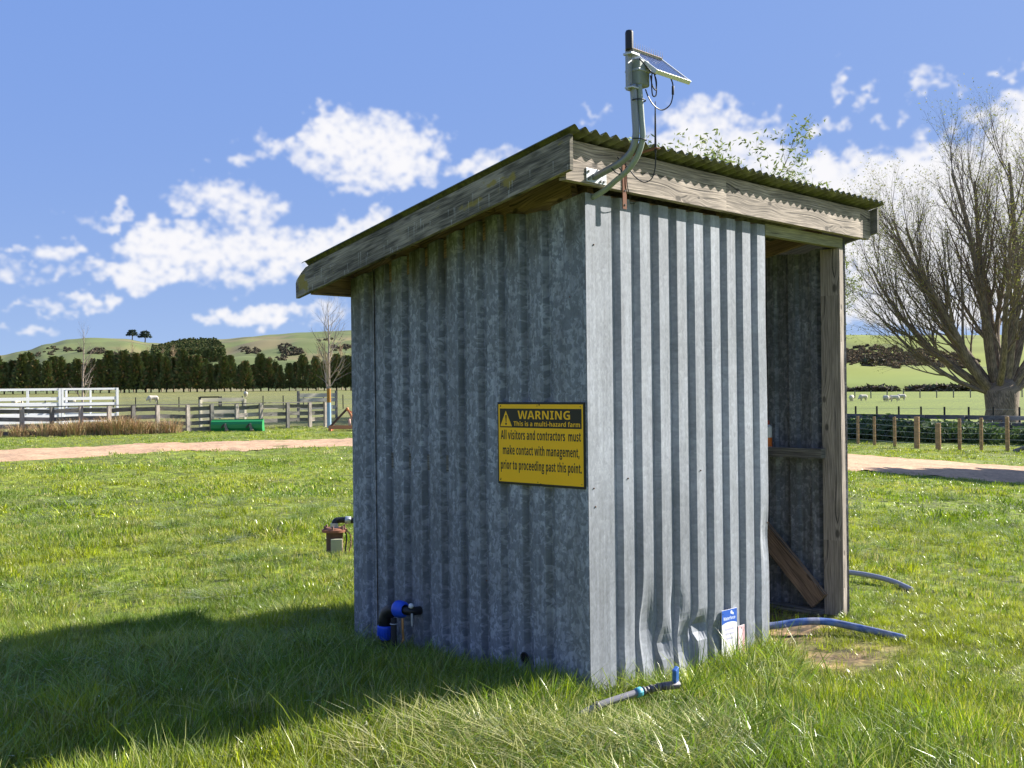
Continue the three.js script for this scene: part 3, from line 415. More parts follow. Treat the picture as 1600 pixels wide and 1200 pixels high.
// ---------------------------------------------------------------- mast with solar panel
{
  const m = thing('solar_mast', 'bent galvanised mast with small tilted solar panel bracketed to the shed fascia', 'solar panel', [0.012, 2.51, 0.0565]);
  const at = (x, y, z) => [x - 0.012, y - 2.51, z - 0.0565];
  mesh('mounting_plate', rbox(0.15, 0.066, 0.004, ...at(0.018, 2.517, 0.0585), 0.001), M.galv, m);
  for (const [x, y] of [[-0.04, 2.535], [-0.04, 2.50], [0.075, 2.535], [0.075, 2.498], [0.05, 2.497]]) { const b = new THREE.CylinderGeometry(0.007, 0.007, 0.007, 6); b.rotateX(Math.PI / 2); b.translate(...at(x, y, 0.063)); mesh('bolt', b, std(0.2, 0.2, 0.2, 0.5, 0.7), m); }
  mesh('mast_pole', curveTube([[0.0, 2.512, 0.062], [0.004, 2.535, 0.14], [0.010, 2.563, 0.22], [0.014, 2.605, 0.275], [0.014, 2.67, 0.300], [0.008, 2.76, 0.302], [0.0, 2.86, 0.302], [-0.004, 2.905, 0.302]].map((p) => at(...p)), 0.0165, 40, 14), std(0.27, 0.29, 0.31, 0.45, 0.4), m);
  mesh('conduit', curveTube([[0.060, 2.43, 0.0], [0.055, 2.452, 0.075], [0.045, 2.485, 0.15], [0.042, 2.53, 0.235], [0.040, 2.585, 0.290], [0.037, 2.66, 0.322], [0.032, 2.75, 0.322], [0.025, 2.85, 0.320], [0.022, 2.905, 0.318]].map((p) => at(...p)), 0.0135, 44, 12), M.conduit, m);
  const tie = (x, y, z, tilt) => { const t = new THREE.TorusGeometry(0.030, 0.003, 6, 20); t.rotateX(Math.PI / 2 + tilt); t.scale(1.15, 1, 1); t.translate(...at(x, y, z)); mesh('cable_tie', t, M.black, m); };
  tie(0.028, 2.655, 0.312, 0.15); tie(0.018, 2.832, 0.316, 0); tie(0.028, 2.535, 0.175, 0.95);
  mesh('antenna_cap', new THREE.LatheGeometry([[0, 0], [0.017, 0], [0.019, 0.01], [0.019, 0.085], [0.015, 0.094], [0, 0.096]].map(([a, b]) => new THREE.Vector2(a, b)), 18).translate(...at(-0.028, 3.055, 0.302)), M.black, m);
  mesh('channel_bracket', rbox(0.032, 0.185, 0.016, ...at(-0.022, 2.968, 0.292), 0.002), std(0.34, 0.35, 0.36, 0.5, 0.4), m);
  mesh('channel_clamp', rbox(0.056, 0.008, 0.044, ...at(-0.012, 2.887, 0.302), 0.002), M.galv, m); mesh('channel_clamp', rbox(0.062, 0.010, 0.05, ...at(-0.012, 3.042, 0.300), 0.002), M.galv, m);
  const box = mesh('junction_box', rbox(0.088, 0.125, 0.078, ...at(0.048, 2.965, 0.292), 0.012), std(0.25, 0.28, 0.25, 0.6), m);
  mesh('box_lid_band', rbox(0.094, 0.012, 0.084, ...at(0.048, 2.975, 0.292), 0.003), M.galv, box); 
  // panel: level along x, falling towards the front
  const P = new THREE.Group(); P.name = 'solar_panel'; m.add(P); P.position.set(...at(0.188, 3.03, 0.306)); P.rotation.x = 0.70;
  const px = 0.275, pz = 0.228;
  for (const z of [-1, 1]) mesh('frame_rail', rbox(px, 0.021, 0.010, 0, 0, z * (pz / 2 - 0.005), 0.0012), std(0.72, 0.72, 0.69, 0.4, 0.25), P);
  for (const x of [-1, 1]) mesh('frame_rail', rbox(0.010, 0.0205, pz - 0.02, x * (px / 2 - 0.005), 0, 0, 0.0012), std(0.72, 0.72, 0.69, 0.4, 0.25), P);
  mesh('back_sheet', new THREE.BoxGeometry(px - 0.02, 0.004, pz - 0.02).translate(0, 0.003, 0), M.white, P);
  const cell = new THREE.BoxGeometry(0.0285, 0.0012, 0.0215), cm = new THREE.MeshPhysicalMaterial({ color: lin(0.018, 0.03, 0.10), roughness: 0.25, clearcoat: 1, clearcoatRoughness: 0.05 });
  for (let i = 0; i < 8; i++) for (let j = 0; j < 9; j++) { const c = mesh('solar_cell', cell, cm, P); c.position.set(-0.108 + i * 0.0308, 0.0058, -0.0952 + j * 0.0238); }
  const spikes = mesh('spike_strip', new THREE.BoxGeometry(px - 0.01, 0.004, 0.012).translate(0, 0.0125, -pz / 2 + 0.006), std(0.42, 0.33, 0.25, 0.6), P);
  const sp = new THREE.ConeGeometry(0.0016, 0.032, 5); for (let i = 0; i < 15; i++) { const s = mesh('spike', sp, std(0.45, 0.36, 0.3, 0.5), spikes); s.position.set(-0.125 + i * 0.0178, 0.030, -pz / 2 + 0.004); s.rotation.x = -0.62; s.rotation.z = (i % 3 - 1) * 0.12; }
  mesh('terminal_box', rbox(0.05, 0.022, 0.04, 0.03, -0.016, 0.03, 0.004), M.blackMatt, P); mesh('panel_bracket', rbox(0.03, 0.05, 0.10, -0.10, -0.03, -0.02, 0.003), M.galv, P);
  const cable = (pts, r = 0.0032) => mesh('cable', curveTube(pts.map((p) => at(...p)), r, 40, 6), M.black, m);
  cable([[0.0, 3.02, 0.335], [0.005, 2.985, 0.365], [0.03, 2.955, 0.38], [0.08, 2.955, 0.37], [0.1, 2.97, 0.34]]); cable([[0.10, 2.97, 0.345], [0.105, 2.93, 0.355], [0.088, 2.885, 0.362], [0.068, 2.90, 0.36], [0.062, 2.95, 0.352]]); cable([[0.085, 2.97, 0.345], [0.066, 2.90, 0.356], [0.07, 2.855, 0.36], [0.092, 2.86, 0.36], [0.107, 2.92, 0.352], [0.104, 2.965, 0.345]]);
  cable([[0.205, 2.965, 0.365], [0.212, 2.93, 0.372], [0.210, 2.88, 0.372], [0.196, 2.835, 0.366], [0.150, 2.805, 0.352], [0.10, 2.82, 0.342], [0.066, 2.855, 0.336], [0.050, 2.888, 0.332]]);
  mesh('cable_connector', tubeGeo([at(0.2125, 2.925, 0.372), at(0.211, 2.885, 0.372)], 0.0062, 10), M.black, m);
}
{
  const a = thing('whip_antenna', 'thin black whip antenna on a rusty strip bracket at the roof edge', 'antenna', [0.236, 2.47, 0.0585]);
  const at = (x, y, z) => [x - 0.236, y - 2.47, z - 0.0585];
  mesh('bracket_strip', beamGeo(at(0.236, 2.385, 0.0575), at(0.236, 2.64, 0.0575), 0.030, 0.0045, V(1, 0, 0)), M.rust, a);
  mesh('bracket_arm', beamGeo(at(0.236, 2.641, 0.056), at(0.229, 2.652, 0.272), 0.028, 0.0045, V(1, 0, 0)), M.rust, a);
  const hole = new THREE.CylinderGeometry(0.005, 0.005, 0.003, 10); hole.rotateX(Math.PI / 2); for (const y of [2.405, 2.475]) { const h = mesh('bolt', hole, M.blackMatt, a); h.position.set(...at(0.236, y, 0.0615)); }
  mesh('whip', new Acc().tube([at(0.228, 2.632, 0.255), at(0.228, 2.66, 0.255), at(0.228, 2.70, 0.255), at(0.229, 2.80, 0.255), at(0.230, 2.878, 0.255)].map((p) => V(...p)), [0.006, 0.006, 0.0052, 0.0042, 0.002], 8).build(), M.blackMatt, a);
  mesh('antenna_cable', curveTube([at(0.228, 2.634, 0.255), at(0.23, 2.56, 0.25), at(0.218, 2.505, 0.235), at(0.185, 2.49, 0.215), at(0.15, 2.515, 0.19), at(0.135, 2.56, 0.16), at(0.13, 2.62, 0.10)], 0.003, 40, 6), M.black, a);
  mesh('antenna_cable', curveTube([at(0.25, 2.60, 0.062), at(0.252, 2.50, 0.064), at(0.275, 2.455, 0.06), at(0.33, 2.43, 0.02), at(0.42, 2.445, -0.02)], 0.0022, 30, 5), M.blackMatt, a);
}
// ---------------------------------------------------------------- pipes, hoses and the small things by the shed
{
  const v = thing('pipe_elbow', 'black pipe elbow with bright blue collars rising from grass into the shed side', 'pipe', [-0.09, 0, -1.41]);
  const at = (x, y, z) => [x + 0.09, y, z + 1.41];
  mesh('riser_pipe', tubeGeo([at(-0.09, -0.1, -1.425), at(-0.09, 0.13, -1.425)], 0.026, 16), M.black, v);
  const lathe = (pts) => new THREE.LatheGeometry(pts.map(([a, b]) => new THREE.Vector2(a, b)), 22);
  mesh('lower_collar', lathe([[0.028, 0], [0.037, 0.012], [0.047, 0.055], [0.049, 0.075], [0.044, 0.08], [0.03, 0.082]]).translate(...at(-0.09, 0.098, -1.425)), M.blue, v);
  const ribs_ = []; for (let i = 0; i < 18; i++) { const a = i / 18 * 6.283, b = new THREE.BoxGeometry(0.004, 0.05, 0.004); b.translate(...at(-0.09 + Math.cos(a) * 0.045, 0.148, -1.425 + Math.sin(a) * 0.045)); ribs_.push(b); } mesh('collar_grips', mergeGeometries(ribs_), M.blue, v);
  mesh('elbow_body', new Acc().tube([[-0.09, 0.165, -1.425], [-0.09, 0.215, -1.422], [-0.088, 0.25, -1.405], [-0.085, 0.272, -1.37], [-0.08, 0.28, -1.33]].map((p) => V(...at(...p))), [0.040, 0.040, 0.041, 0.040, 0.040], 18).build(), M.black, v);
  const c = lathe([[0.030, 0], [0.047, 0.004], [0.049, 0.02], [0.045, 0.055], [0.036, 0.07], [0.028, 0.071]]); c.rotateX(Math.PI / 2); c.rotateX(-0.05); c.translate(...at(-0.08, 0.282, -1.335)); mesh('upper_collar', c, M.blue, v);
  mesh('wall_spigot', curveTube([at(-0.08, 0.283, -1.29), at(-0.076, 0.28, -1.262), at(-0.055, 0.276, -1.243), at(-0.0, 0.273, -1.238), at(0.03, 0.272, -1.238)], 0.024, 16, 14), M.black, v);
  mesh('support_stake', tubeGeo([at(-0.115, -0.1, -1.325), at(-0.113, 0.235, -1.325)], 0.0165, 12), M.blackMatt, v);
  mesh('stake_band', new THREE.TorusGeometry(0.019, 0.003, 6, 18).rotateX(Math.PI / 2).translate(...at(-0.114, 0.205, -1.325)), M.galv, v);
  mesh('tap_lever', rbox(0.008, 0.07, 0.013, ...at(-0.075, 0.235, -1.215), 0.003).rotateX(0.0), M.galv, v); mesh('tap_knob', new THREE.SphereGeometry(0.015, 12, 8).translate(...at(-0.072, 0.31, -1.225)), M.white, v);
  mesh('brass_tail', curveTube([at(-0.095, 0.24, -1.27), at(-0.10, 0.18, -1.265), at(-0.10, 0.12, -1.262), at(-0.112, 0.112, -1.258)], 0.007, 14, 8), std(0.42, 0.22, 0.08, 0.4, 0.6), v);
}
{
  const y = (x, z) => ground(x, z), v = thing('hose_valve', 'grey water pipe with teal collar and blue tap handle lying in the grass', 'pipe', [0, y(0, 0.3), 0.3]);
  const o = y(0, 0.3), L = (a, h, b) => [a, h - o, b - 0.3];
  const grey = std(0.24, 0.23, 0.25, 0.35);
  mesh('pipe', curveTube([L(-0.33, y(-0.3, 0.2) + 0.045, 0.205), L(-0.24, 0.075, 0.24), L(-0.13, 0.092, 0.275), L(-0.03, 0.103, 0.302)], 0.0165, 20, 14), grey, v);
  mesh('pipe_clamp', tubeGeo([L(-0.256, 0.071, 0.236), L(-0.236, 0.077, 0.243)], 0.0215, 14), std(0.06, 0.055, 0.07, 0.5), v);
  mesh('teal_collar', tubeGeo([L(-0.034, 0.102, 0.301), L(-0.008, 0.105, 0.308)], 0.0225, 14), std(0.1, 0.42, 0.5, 0.45), v);
  const b = []; for (let i = 0; i < 6; i++) { const t = i * 0.021; b.push(tubeGeo([L(0.0 + t, 0.105 + t * 0.06, 0.31 + t * 0.3), L(0.012 + t, 0.106 + t * 0.06, 0.313 + t * 0.3)], i % 2 ? 0.0165 : 0.0195, 12)); } mesh('ribbed_fitting', mergeGeometries(b), std(0.12, 0.11, 0.12, 0.5), v);
  mesh('valve_body', tubeGeo([L(0.12, 0.11, 0.345), L(0.20, 0.105, 0.37)], 0.019, 12), std(0.15, 0.13, 0.15, 0.5), v);
  const h = mesh('tap_handle', rbox(0.036, 0.115, 0.022, 0, 0, 0, 0.006), std(0.05, 0.16, 0.5, 0.4), v); h.position.set(...L(0.175, 0.145, 0.372)); h.rotation.set(0.25, 0.2, 0.42);
  mesh('valve_stem', tubeGeo([L(0.175, 0.105, 0.36), L(0.176, 0.14, 0.37)], 0.009, 10), std(0.08, 0.08, 0.09, 0.5), v);
}
{
  const g = (x, z, h = 0.03) => [x, ground(x, z) + h, z];
  const bl = tex(128, 512, (u, v) => { const n = fbm(v * 40, u * 6, 3), k = ss(0.35, 0.6, fbm(v * 7 + 3, u * 2, 3)); return [mix(128, 82, k) + (n - 0.5) * 60, mix(134, 112, k) + (n - 0.5) * 60, mix(160, 176, k) + (n - 0.5) * 60]; });
  const h = mesh('blue_hose', curveTube([g(1.30, -0.55, 0.05), g(1.62, -0.28, 0.05), g(1.86, -0.10, 0.055), g(1.99, 0.03, 0.075), g(2.09, 0.13, 0.07), g(2.15, 0.26, 0.05), g(2.18, 0.42, 0.03), g(2.19, 0.58, 0.012)], 0.0225, 60, 12), new THREE.MeshStandardMaterial({ map: bl, roughness: 0.5 })); tag(h, 'faded blue hose running out of the shed doorway onto the grass', 'hose');
  const k = mesh('grey_hose', curveTube([g(3.2, -1.25, 0.03), g(3.55, -0.95, 0.05), g(3.72, -0.68, 0.06), g(3.77, -0.45, 0.05), g(3.75, -0.22, 0.035), g(3.70, -0.05, 0.01)], 0.0195, 50, 12), new THREE.MeshStandardMaterial({ color: lin(0.23, 0.25, 0.34), roughness: 0.45 })); tag(k, 'pale grey blue hose end in the grass behind the doorway post', 'hose');
}
{
  const b = thing('spray_can', 'small orange and white can standing on the rail inside the shed', 'can', [2.54, 1.087, -0.532]);
  mesh('can_body', cyl(0.031, 0.031, 0.135, 0, 0, 0, 20), M.white, b); mesh('orange_band', cyl(0.0318, 0.0318, 0.062, 0, 0.002, 0, 20), std(0.75, 0.17, 0.02, 0.5), b); mesh('can_shoulder', cyl(0.031, 0.018, 0.016, 0, 0.135, 0, 20), M.white, b); mesh('cap', cyl(0.015, 0.014, 0.03, 0, 0.151, 0, 16), std(0.45, 0.08, 0.05, 0.5), b);
}
{
  const w = thing('bore_head', 'rusty flanged well head with cream box and black pipe in the grass', 'well head', [2.15, ground(2.15, -4.87), -4.87]);
  mesh('casing', cyl(0.078, 0.078, 0.24, 0, -0.04, 0, 24), std(0.14, 0.075, 0.05, 0.9), w); mesh('flange', cyl(0.118, 0.118, 0.022, 0, 0.2, 0, 28), std(0.30, 0.12, 0.07, 0.9), w); mesh('upper_flange', cyl(0.1, 0.09, 0.014, 0, 0.2225, 0, 28), std(0.33, 0.14, 0.08, 0.9), w);
  for (let i = 0; i < 6; i++) { const a = i / 6 * 6.28 + 0.3; mesh('bolt', cyl(0.01, 0.01, 0.035, Math.cos(a) * 0.095, 0.224, Math.sin(a) * 0.095, 6), std(0.2, 0.12, 0.09, 0.8), w); }
  mesh('electrical_box', rbox(0.105, 0.15, 0.06, 0, 0, 0, 0.006).rotateY(-0.64).translate(-0.048, 0.07, 0.092), std(0.42, 0.42, 0.28, 0.7), w);
  mesh('top_pipe', curveTube([[0, 0.22, 0], [0, 0.27, 0], [0.012, 0.296, -0.0], [0.05, 0.305, 0.02], [0.12, 0.30, 0.08], [0.24, 0.28, 0.19], [0.42, 0.2, 0.36], [0.55, 0.05, 0.5], [0.6, -0.05, 0.55]], 0.028, 40, 14), M.black, w);
  mesh('pipe_collar', cyl(0.038, 0.038, 0.05, 0, 0.228, 0, 18), M.galv, w); mesh('pipe_collar', tubeGeo([[0.085, 0.304, 0.05], [0.125, 0.3, 0.084]], 0.036, 16), M.galv, w);
  mesh('power_cable', curveTube([[0.05, 0.235, 0.06], [0.10, 0.18, 0.10], [0.105, 0.1, 0.11], [0.085, 0.0, 0.10]], 0.006, 20, 6), std(0.4, 0.22, 0.16, 0.7), w); mesh('power_cable', curveTube([[0.08, 0.22, 0.05], [0.07, 0.15, 0.09], [0.045, 0.05, 0.105], [0.04, -0.02, 0.11]], 0.008, 20, 6), std(0.05, 0.03, 0.03, 0.7), w);
}
// ---------------------------------------------------------------- fences
{
  const P = [[9.2, -36.9], [10.96, -35.97], [11.72, -35.52], [12.54, -34.99], [13.38, -34.56], [14.2, -34.1], [14.98, -33.85], [15.79, -33.6], [16.9, -33.42], [17.79, -33.25], [18.8, -33.15], [19.8, -33.05], [21.0, -33.0], [22.02, -32.95], [22.75, -32.9]];
  const f = thing('rail_fence', 'long weathered timber rail fence with flat top board beyond the gravel road', 'fence', [16, 0, -34]);
  const at = (x, y, z) => [x - 16, y + ground(x, z), z + 34];
  P.forEach(([x, z], i) => mesh('post', beamGeo(at(x, -0.25, z + 0.09), at(x, 1.0, z + 0.09), 0.13, 0.11, V(1, 0, 0), i), i % 3 ? M.pale : M.grey, f));
  for (let i = 0; i < P.length - 1; i++) {
    const [a, b] = P[i], [c, d] = P[i + 1], j = (i * 7 % 5 - 2) * 0.012;
    for (const [h, s] of [[0.86, 1], [0.58, 1], [0.33, 1], [0.09, 0]]) if (s || i < 9) mesh('rail', beamGeo(at(a, h + j, b), at(c, h - j * 0.6, d), 0.04, 0.145, V(0, 0, 1), i * 0.3 + h), (i + Math.round(h * 10)) % 4 ? M.grey : M.pale, f);
    mesh('top_board', beamGeo(at(a, 1.022, b + 0.05), at(c, 1.022, d + 0.05), 0.15, 0.035, V(0, 0, 1), i * 0.7), M.grey, f);
  }
}
const steel = std(0.74, 0.75, 0.78, 0.5, 0.05);
{
  const yard = (pts, label, gaps) => {
    const [ax, az] = pts[0], f = thing('steel_stock_yard', label, 'stock yard', [ax, ground(ax, az), az], 'pale steel stock yard panels');
    for (let i = 0; i < pts.length - 1; i++) {
      const [x0, z0] = pts[i], [x1, z1] = pts[i + 1], q = (x, y, z) => [x - ax, y, z - az], dx = x1 - x0, dz = z1 - z0, L = Math.hypot(dx, dz), nx = dx / L, nz = dz / L;
      for (const e of [0, 1]) mesh('post', beamGeo(q(x0 + (e ? dx - nx * 0.06 : nx * 0.06), -0.15, z0 + (e ? dz - nz * 0.06 : nz * 0.06)), q(x0 + (e ? dx - nx * 0.06 : nx * 0.06), 1.70, z0 + (e ? dz - nz * 0.06 : nz * 0.06)), 0.09, 0.09, V(nx, 0, nz)), steel, f);
      mesh('upright', beamGeo(q(x0 + dx * 0.5, 0.2, z0 + dz * 0.5), q(x0 + dx * 0.5, 1.64, z0 + dz * 0.5), 0.05, 0.03, V(nx, 0, nz)), steel, f);
      for (const h of gaps) mesh('rail', beamGeo(q(x0 + nx * 0.1, h, z0 + nz * 0.1), q(x1 - nx * 0.1, h, z1 - nz * 0.1), 0.04, h > 1.6 ? 0.08 : 0.125, V(0, 0, 1)), steel, f);
    }
    return f;
  };
  const G = [1.66, 1.24, 0.99, 0.74, 0.49, 0.26];
  yard([[8.4, -44.6], [11.2, -44.35], [14.0, -44.1], [16.8, -43.8], [19.3, -43.55]], 'long pale steel stock yard run just behind the timber rail fence', G);
  yard([[8.2, -49.6], [12.0, -49.2], [15.8, -48.8], [19.0, -48.5]], 'pale steel stock yard run standing behind another steel run', G);
  yard([[19.35, -43.7], [19.05, -48.4]], 'short pale steel yard panel joining the ends of two runs', G);
  yard([[14.0, -44.25], [15.75, -48.7]], 'short pale steel yard panel crossing between the two runs at their middle', G);
}
{
  // sheep yards and gates behind the rail fence
  const rails = (name, label, a, b, hs, w, h, mat, postMat, post = 1.2, n = 2) => { const f = thing(name, label, 'gate', [a[0], ground(...a), a[1]]); const q = (t, y) => [(b[0] - a[0]) * t, y, (b[1] - a[1]) * t]; for (let i = 0; i < n; i++) mesh('post', beamGeo(q(i / (n - 1), -0.2), q(i / (n - 1), post), 0.1, 0.1, V(1, 0, 0), i), postMat, f); for (const y of hs) mesh('rail', beamGeo(q(0.01, y), q(0.99, y), w, h, V(0, 0, 1), y), mat, f); };
  const cream = std(0.66, 0.6, 0.45, 0.85);
  rails('timber_pen_panel', 'cream painted board pen panel behind the green loader bucket', [20.4, -38.4], [22.3, -38.0], [1.13, 0.62, 0.42, 0.22], 0.04, 0.15, cream, cream, 1.15);
  rails('timber_pen_panel', 'cream boarded pen panel between dark posts past the end fence posts', [28.9, -43.4], [31.0, -43.0], [1.22, 0.98, 0.6, 0.3], 0.04, 0.2, cream, M.grey, 1.45);
  rails('dark_frame_gate', 'small dark steel frame standing behind the rail fence', [26.9, -49.6], [27.75, -49.0], [1.18, 1.0], 0.05, 0.07, M.blackMatt, M.blackMatt, 1.2);
  rails('pipe_gate', 'thin pale pipe gate left of the bare tree trunk', [31.6, -42.0], [34.8, -38.9], [1.38, 1.0, 0.6], 0.04, 0.045, steel, M.grey, 1.4);
  rails('board_gate', 'slanting cream boards behind the rusty orange implement', [23.6, -31.2], [27, -30.6], [0.95, 0.6, 0.3], 0.035, 0.14, cream, M.pale, 1.3, 3);
  const wire = (name, label, pts, h, mat, hs, r = 0.045, heads = null, wr = 0.005) => {
    const [ax, az] = pts[0], f = thing(name, label, 'fence', [ax, ground(ax, az), az]), oy = ground(ax, az);
    pts.forEach(([x, z], i) => { const t = heads ? heads[i] : [h, r]; mesh('post', new Acc().tube([V(x - ax, ground(x, z) - oy - 0.3, z - az), V(x - ax + (i % 3 - 1) * 0.015, ground(x, z) - oy + t[0], z - az)], t[1], 7).build(), mat, f); });
    for (const y of hs) mesh('wire', new Acc().tube(pts.map(([x, z]) => V(x - ax, ground(x, z) - oy + y, z - az)), wr, 4).build(), M.galv, f); return f;
  };
  const far = []; for (let i = 0; i <= 34; i++) far.push([mix(20, 66, i / 34), mix(-80, -56, i / 34)]); wire('wire_fence', 'distant wire fence of thin dark posts across the left paddock', far, 1.1, M.blackMatt, [1.0, 0.7, 0.4], 0.04);
  const farR = []; for (let i = 0; i <= 30; i++) farR.push([mix(150, 182, i / 30), mix(-95, -30, i / 30)]); wire('wire_fence', 'distant wire fence behind the grazing sheep on the right paddock', farR, 1.25, M.grey, [1.0, 0.6], 0.09);
  const tan = wood(T.brown, { color: lin(1.9, 1.75, 1.4) });
  const pts = [[36.6, -18.6], [36.2, -17.4], [35.75, -16.35], [35.6, -15.6], [35.15, -14.6], [34.9, -13.65], [34.75, -12.8], [34.9, -12.1], [34.9, -11.35], [35.0, -10.5], [35.0, -9.4], [35.0, -8.2]];
  wire('wire_fence', 'near wire fence of tan round posts beside the gravel road', pts, 1.1, tan, [1.0, 0.8, 0.6, 0.4, 0.2], 0.06, [[1.1, 0.055], [1.1, 0.055], [1.08, 0.055], [1.1, 0.055], [1.13, 0.06], [1.17, 0.1], [0.97, 0.1], [1.12, 0.06], [1.15, 0.06], [1.2, 0.07], [1.15, 0.06], [1.15, 0.06]], 0.006);
  const st = mesh('fence_stay', new Acc().tube([V(35.02, ground(35, -10.2) + 0.02, -10.3), V(35.1, ground(35, -8.3) + 0.75, -8.35)], 0.075, 8).build(), M.grey); tag(st, 'dark slanting stay pole leaning against the near wire fence', 'pole');
  const R = [[43.4, -24.0], [43.1, -22.2], [42.8, -20.3], [42.55, -18.4], [42.35, -16.6], [42.15, -14.8], [42.0, -13.0], [41.9, -11.2], [41.8, -9.4], [41.7, -7.4]], f = thing('rail_fence', 'dark timber rail fence with stout posts in front of the big bare willow', 'fence', [42.3, ground(42.3, -16), -16]), oy = ground(42.3, -16);
  const at = (x, y, z) => [x - 42.3, y + ground(x, z) - oy, z + 16];
  R.forEach(([x, z], i) => { mesh('post', beamGeo(at(x - 0.09, -0.2, z), at(x - 0.09, 1.02, z), 0.2, 0.2, V(1, 0, 0), i), M.grey, f); });
  for (let i = 0; i < R.length - 1; i++) for (const h of [0.93, 0.64, 0.36]) mesh('rail', beamGeo(at(R[i][0], h, R[i][1]), at(R[i + 1][0], h, R[i + 1][1]), 0.045, 0.18, V(1, 0, 0), i + h), i > 5 && h > 0.9 ? M.pale : M.grey, f);
  const behind = []; for (let i = 0; i < 16; i++) behind.push([mix(46.5, 44.8, i / 15), mix(-25, -8, i / 15)]); wire('wire_fence', 'dark thin wire fence posts poking up behind the stout rail fence', behind, 1.3, M.blackMatt, [1.2, 0.8], 0.045);
}
// ---------------------------------------------------------------- farm implements
{
  const g = std(0.02, 0.27, 0.075, 0.5), b = thing('loader_bucket', 'green steel loader bucket with two rusty hooks resting against the timber fence', 'bucket', [18.26, ground(18.26, -32.1), -32.15]);
  b.rotation.y = -0.806;
  const L = 1.86, prof = [[-0.24, 0.02], [-0.02, 0.0], [0.12, 0.04], [0.18, 0.14], [0.18, 0.28], [0.13, 0.38], [0.03, 0.43], [-0.12, 0.44]], sh = new THREE.Shape(); prof.forEach(([x, y], i) => (i ? sh.lineTo(x, y) : sh.moveTo(x, y))); for (const [x, y] of prof.slice().reverse()) sh.lineTo(x * 0.96 - 0.012, 0.22 + (y - 0.22) * 0.95);
  const e = new THREE.ExtrudeGeometry(sh, { depth: L, bevelEnabled: false, steps: 1 }); e.translate(0, 0, -L / 2); e.rotateY(-Math.PI / 2); mesh('shell', e, g, b);
  for (const s of [-1, 1]) { const c = new THREE.Shape(); prof.forEach(([x, y], i) => (i ? c.lineTo(x, y) : c.moveTo(x, y))); const k = new THREE.ExtrudeGeometry(c, { depth: 0.02, bevelEnabled: false }); k.translate(0, 0, -0.01); k.rotateY(-Math.PI / 2); k.translate(s * (L / 2 + 0.011), 0, 0); mesh('end_plate', k, g, b); }
  mesh('top_lip', new THREE.BoxGeometry(L + 0.04, 0.03, 0.06).translate(0, 0.45, -0.03), g, b); mesh('bottom_edge', new THREE.BoxGeometry(L + 0.04, 0.03, 0.05).translate(0, 0.035, 0.135), std(0.03, 0.16, 0.06, 0.6), b);
  for (const x of [-0.45, 0.47]) { const k = thingPart('hook', b); k.position.set(x, 0, 0.17); mesh('hook_arm', beamGeo([0.02, 0.30, 0.0], [0.13, 0.04, 0.09], 0.05, 0.09, V(0, 0, 1)), std(0.23, 0.2, 0.15, 0.9), k); mesh('hook_arm', beamGeo([0.0, 0.29, 0.02], [-0.10, 0.15, 0.05], 0.045, 0.05, V(0, 0, 1)), std(0.06, 0.05, 0.04, 0.9), k); mesh('hook_pin', tubeGeo([[0.06, 0.06, 0.12], [0.19, 0.06, 0.12]], 0.045, 10), std(0.25, 0.2, 0.13, 0.9), k); }
  function thingPart(name, parent) { const o = new THREE.Group(); o.name = name; parent.add(o); return o; }
  const o = std(0.62, 0.25, 0.12, 0.85), im = thing('tow_implement', 'rusty orange triangular hitch implement standing by the bare tree', 'implement', [20.4, ground(20.4, -28.1), -28.2]); im.rotation.y = -0.806;
  const q = [[[-0.75, 0.12, 0], [0.9, 0.12, 0], 0.12], [[-0.75, 0.12, -0.5], [0.9, 0.12, -0.5], 0.1], [[-0.72, 0.12, 0], [-0.72, 0.12, -0.5], 0.1], [[0.2, 0.12, 0], [0.2, 0.12, -0.5], 0.1], [[-0.7, 0.15, 0], [-0.12, 0.78, -0.25], 0.07], [[0.25, 0.15, 0], [-0.12, 0.78, -0.25], 0.07], [[0.25, 0.15, -0.5], [-0.12, 0.78, -0.25], 0.06], [[0.9, 0.15, -0.25], [-0.1, 0.74, -0.25], 0.05]];
  q.forEach(([a, c, w], i) => mesh(i < 4 ? 'base_beam' : 'hitch_strut', beamGeo(a, c, w, w, V(0, 0.1, 1)), i === 4 ? std(0.12, 0.06, 0.04, 0.9) : o, im));
  mesh('hitch_pin', tubeGeo([[-0.12, 0.78, -0.34], [-0.12, 0.78, -0.16]], 0.05, 10), o, im); mesh('upright_pin', tubeGeo([[0.02, 0.14, 0.0], [-0.02, 0.42, -0.02]], 0.05, 8), std(0.6, 0.36, 0.3, 0.8), im);
  for (const x of [-0.72, 0.9]) mesh('skid_foot', beamGeo([x, -0.03, 0.1], [x, -0.03, -0.6], 0.08, 0.19, V(1, 0, 0)), o, im);
}
console.log('objects done');
// ---------------------------------------------------------------- trees
const rv = (r) => { const a = r() * 6.283, z = r() * 2 - 1, s = Math.sqrt(1 - z * z); return V(s * Math.cos(a), z, s * Math.sin(a)); };
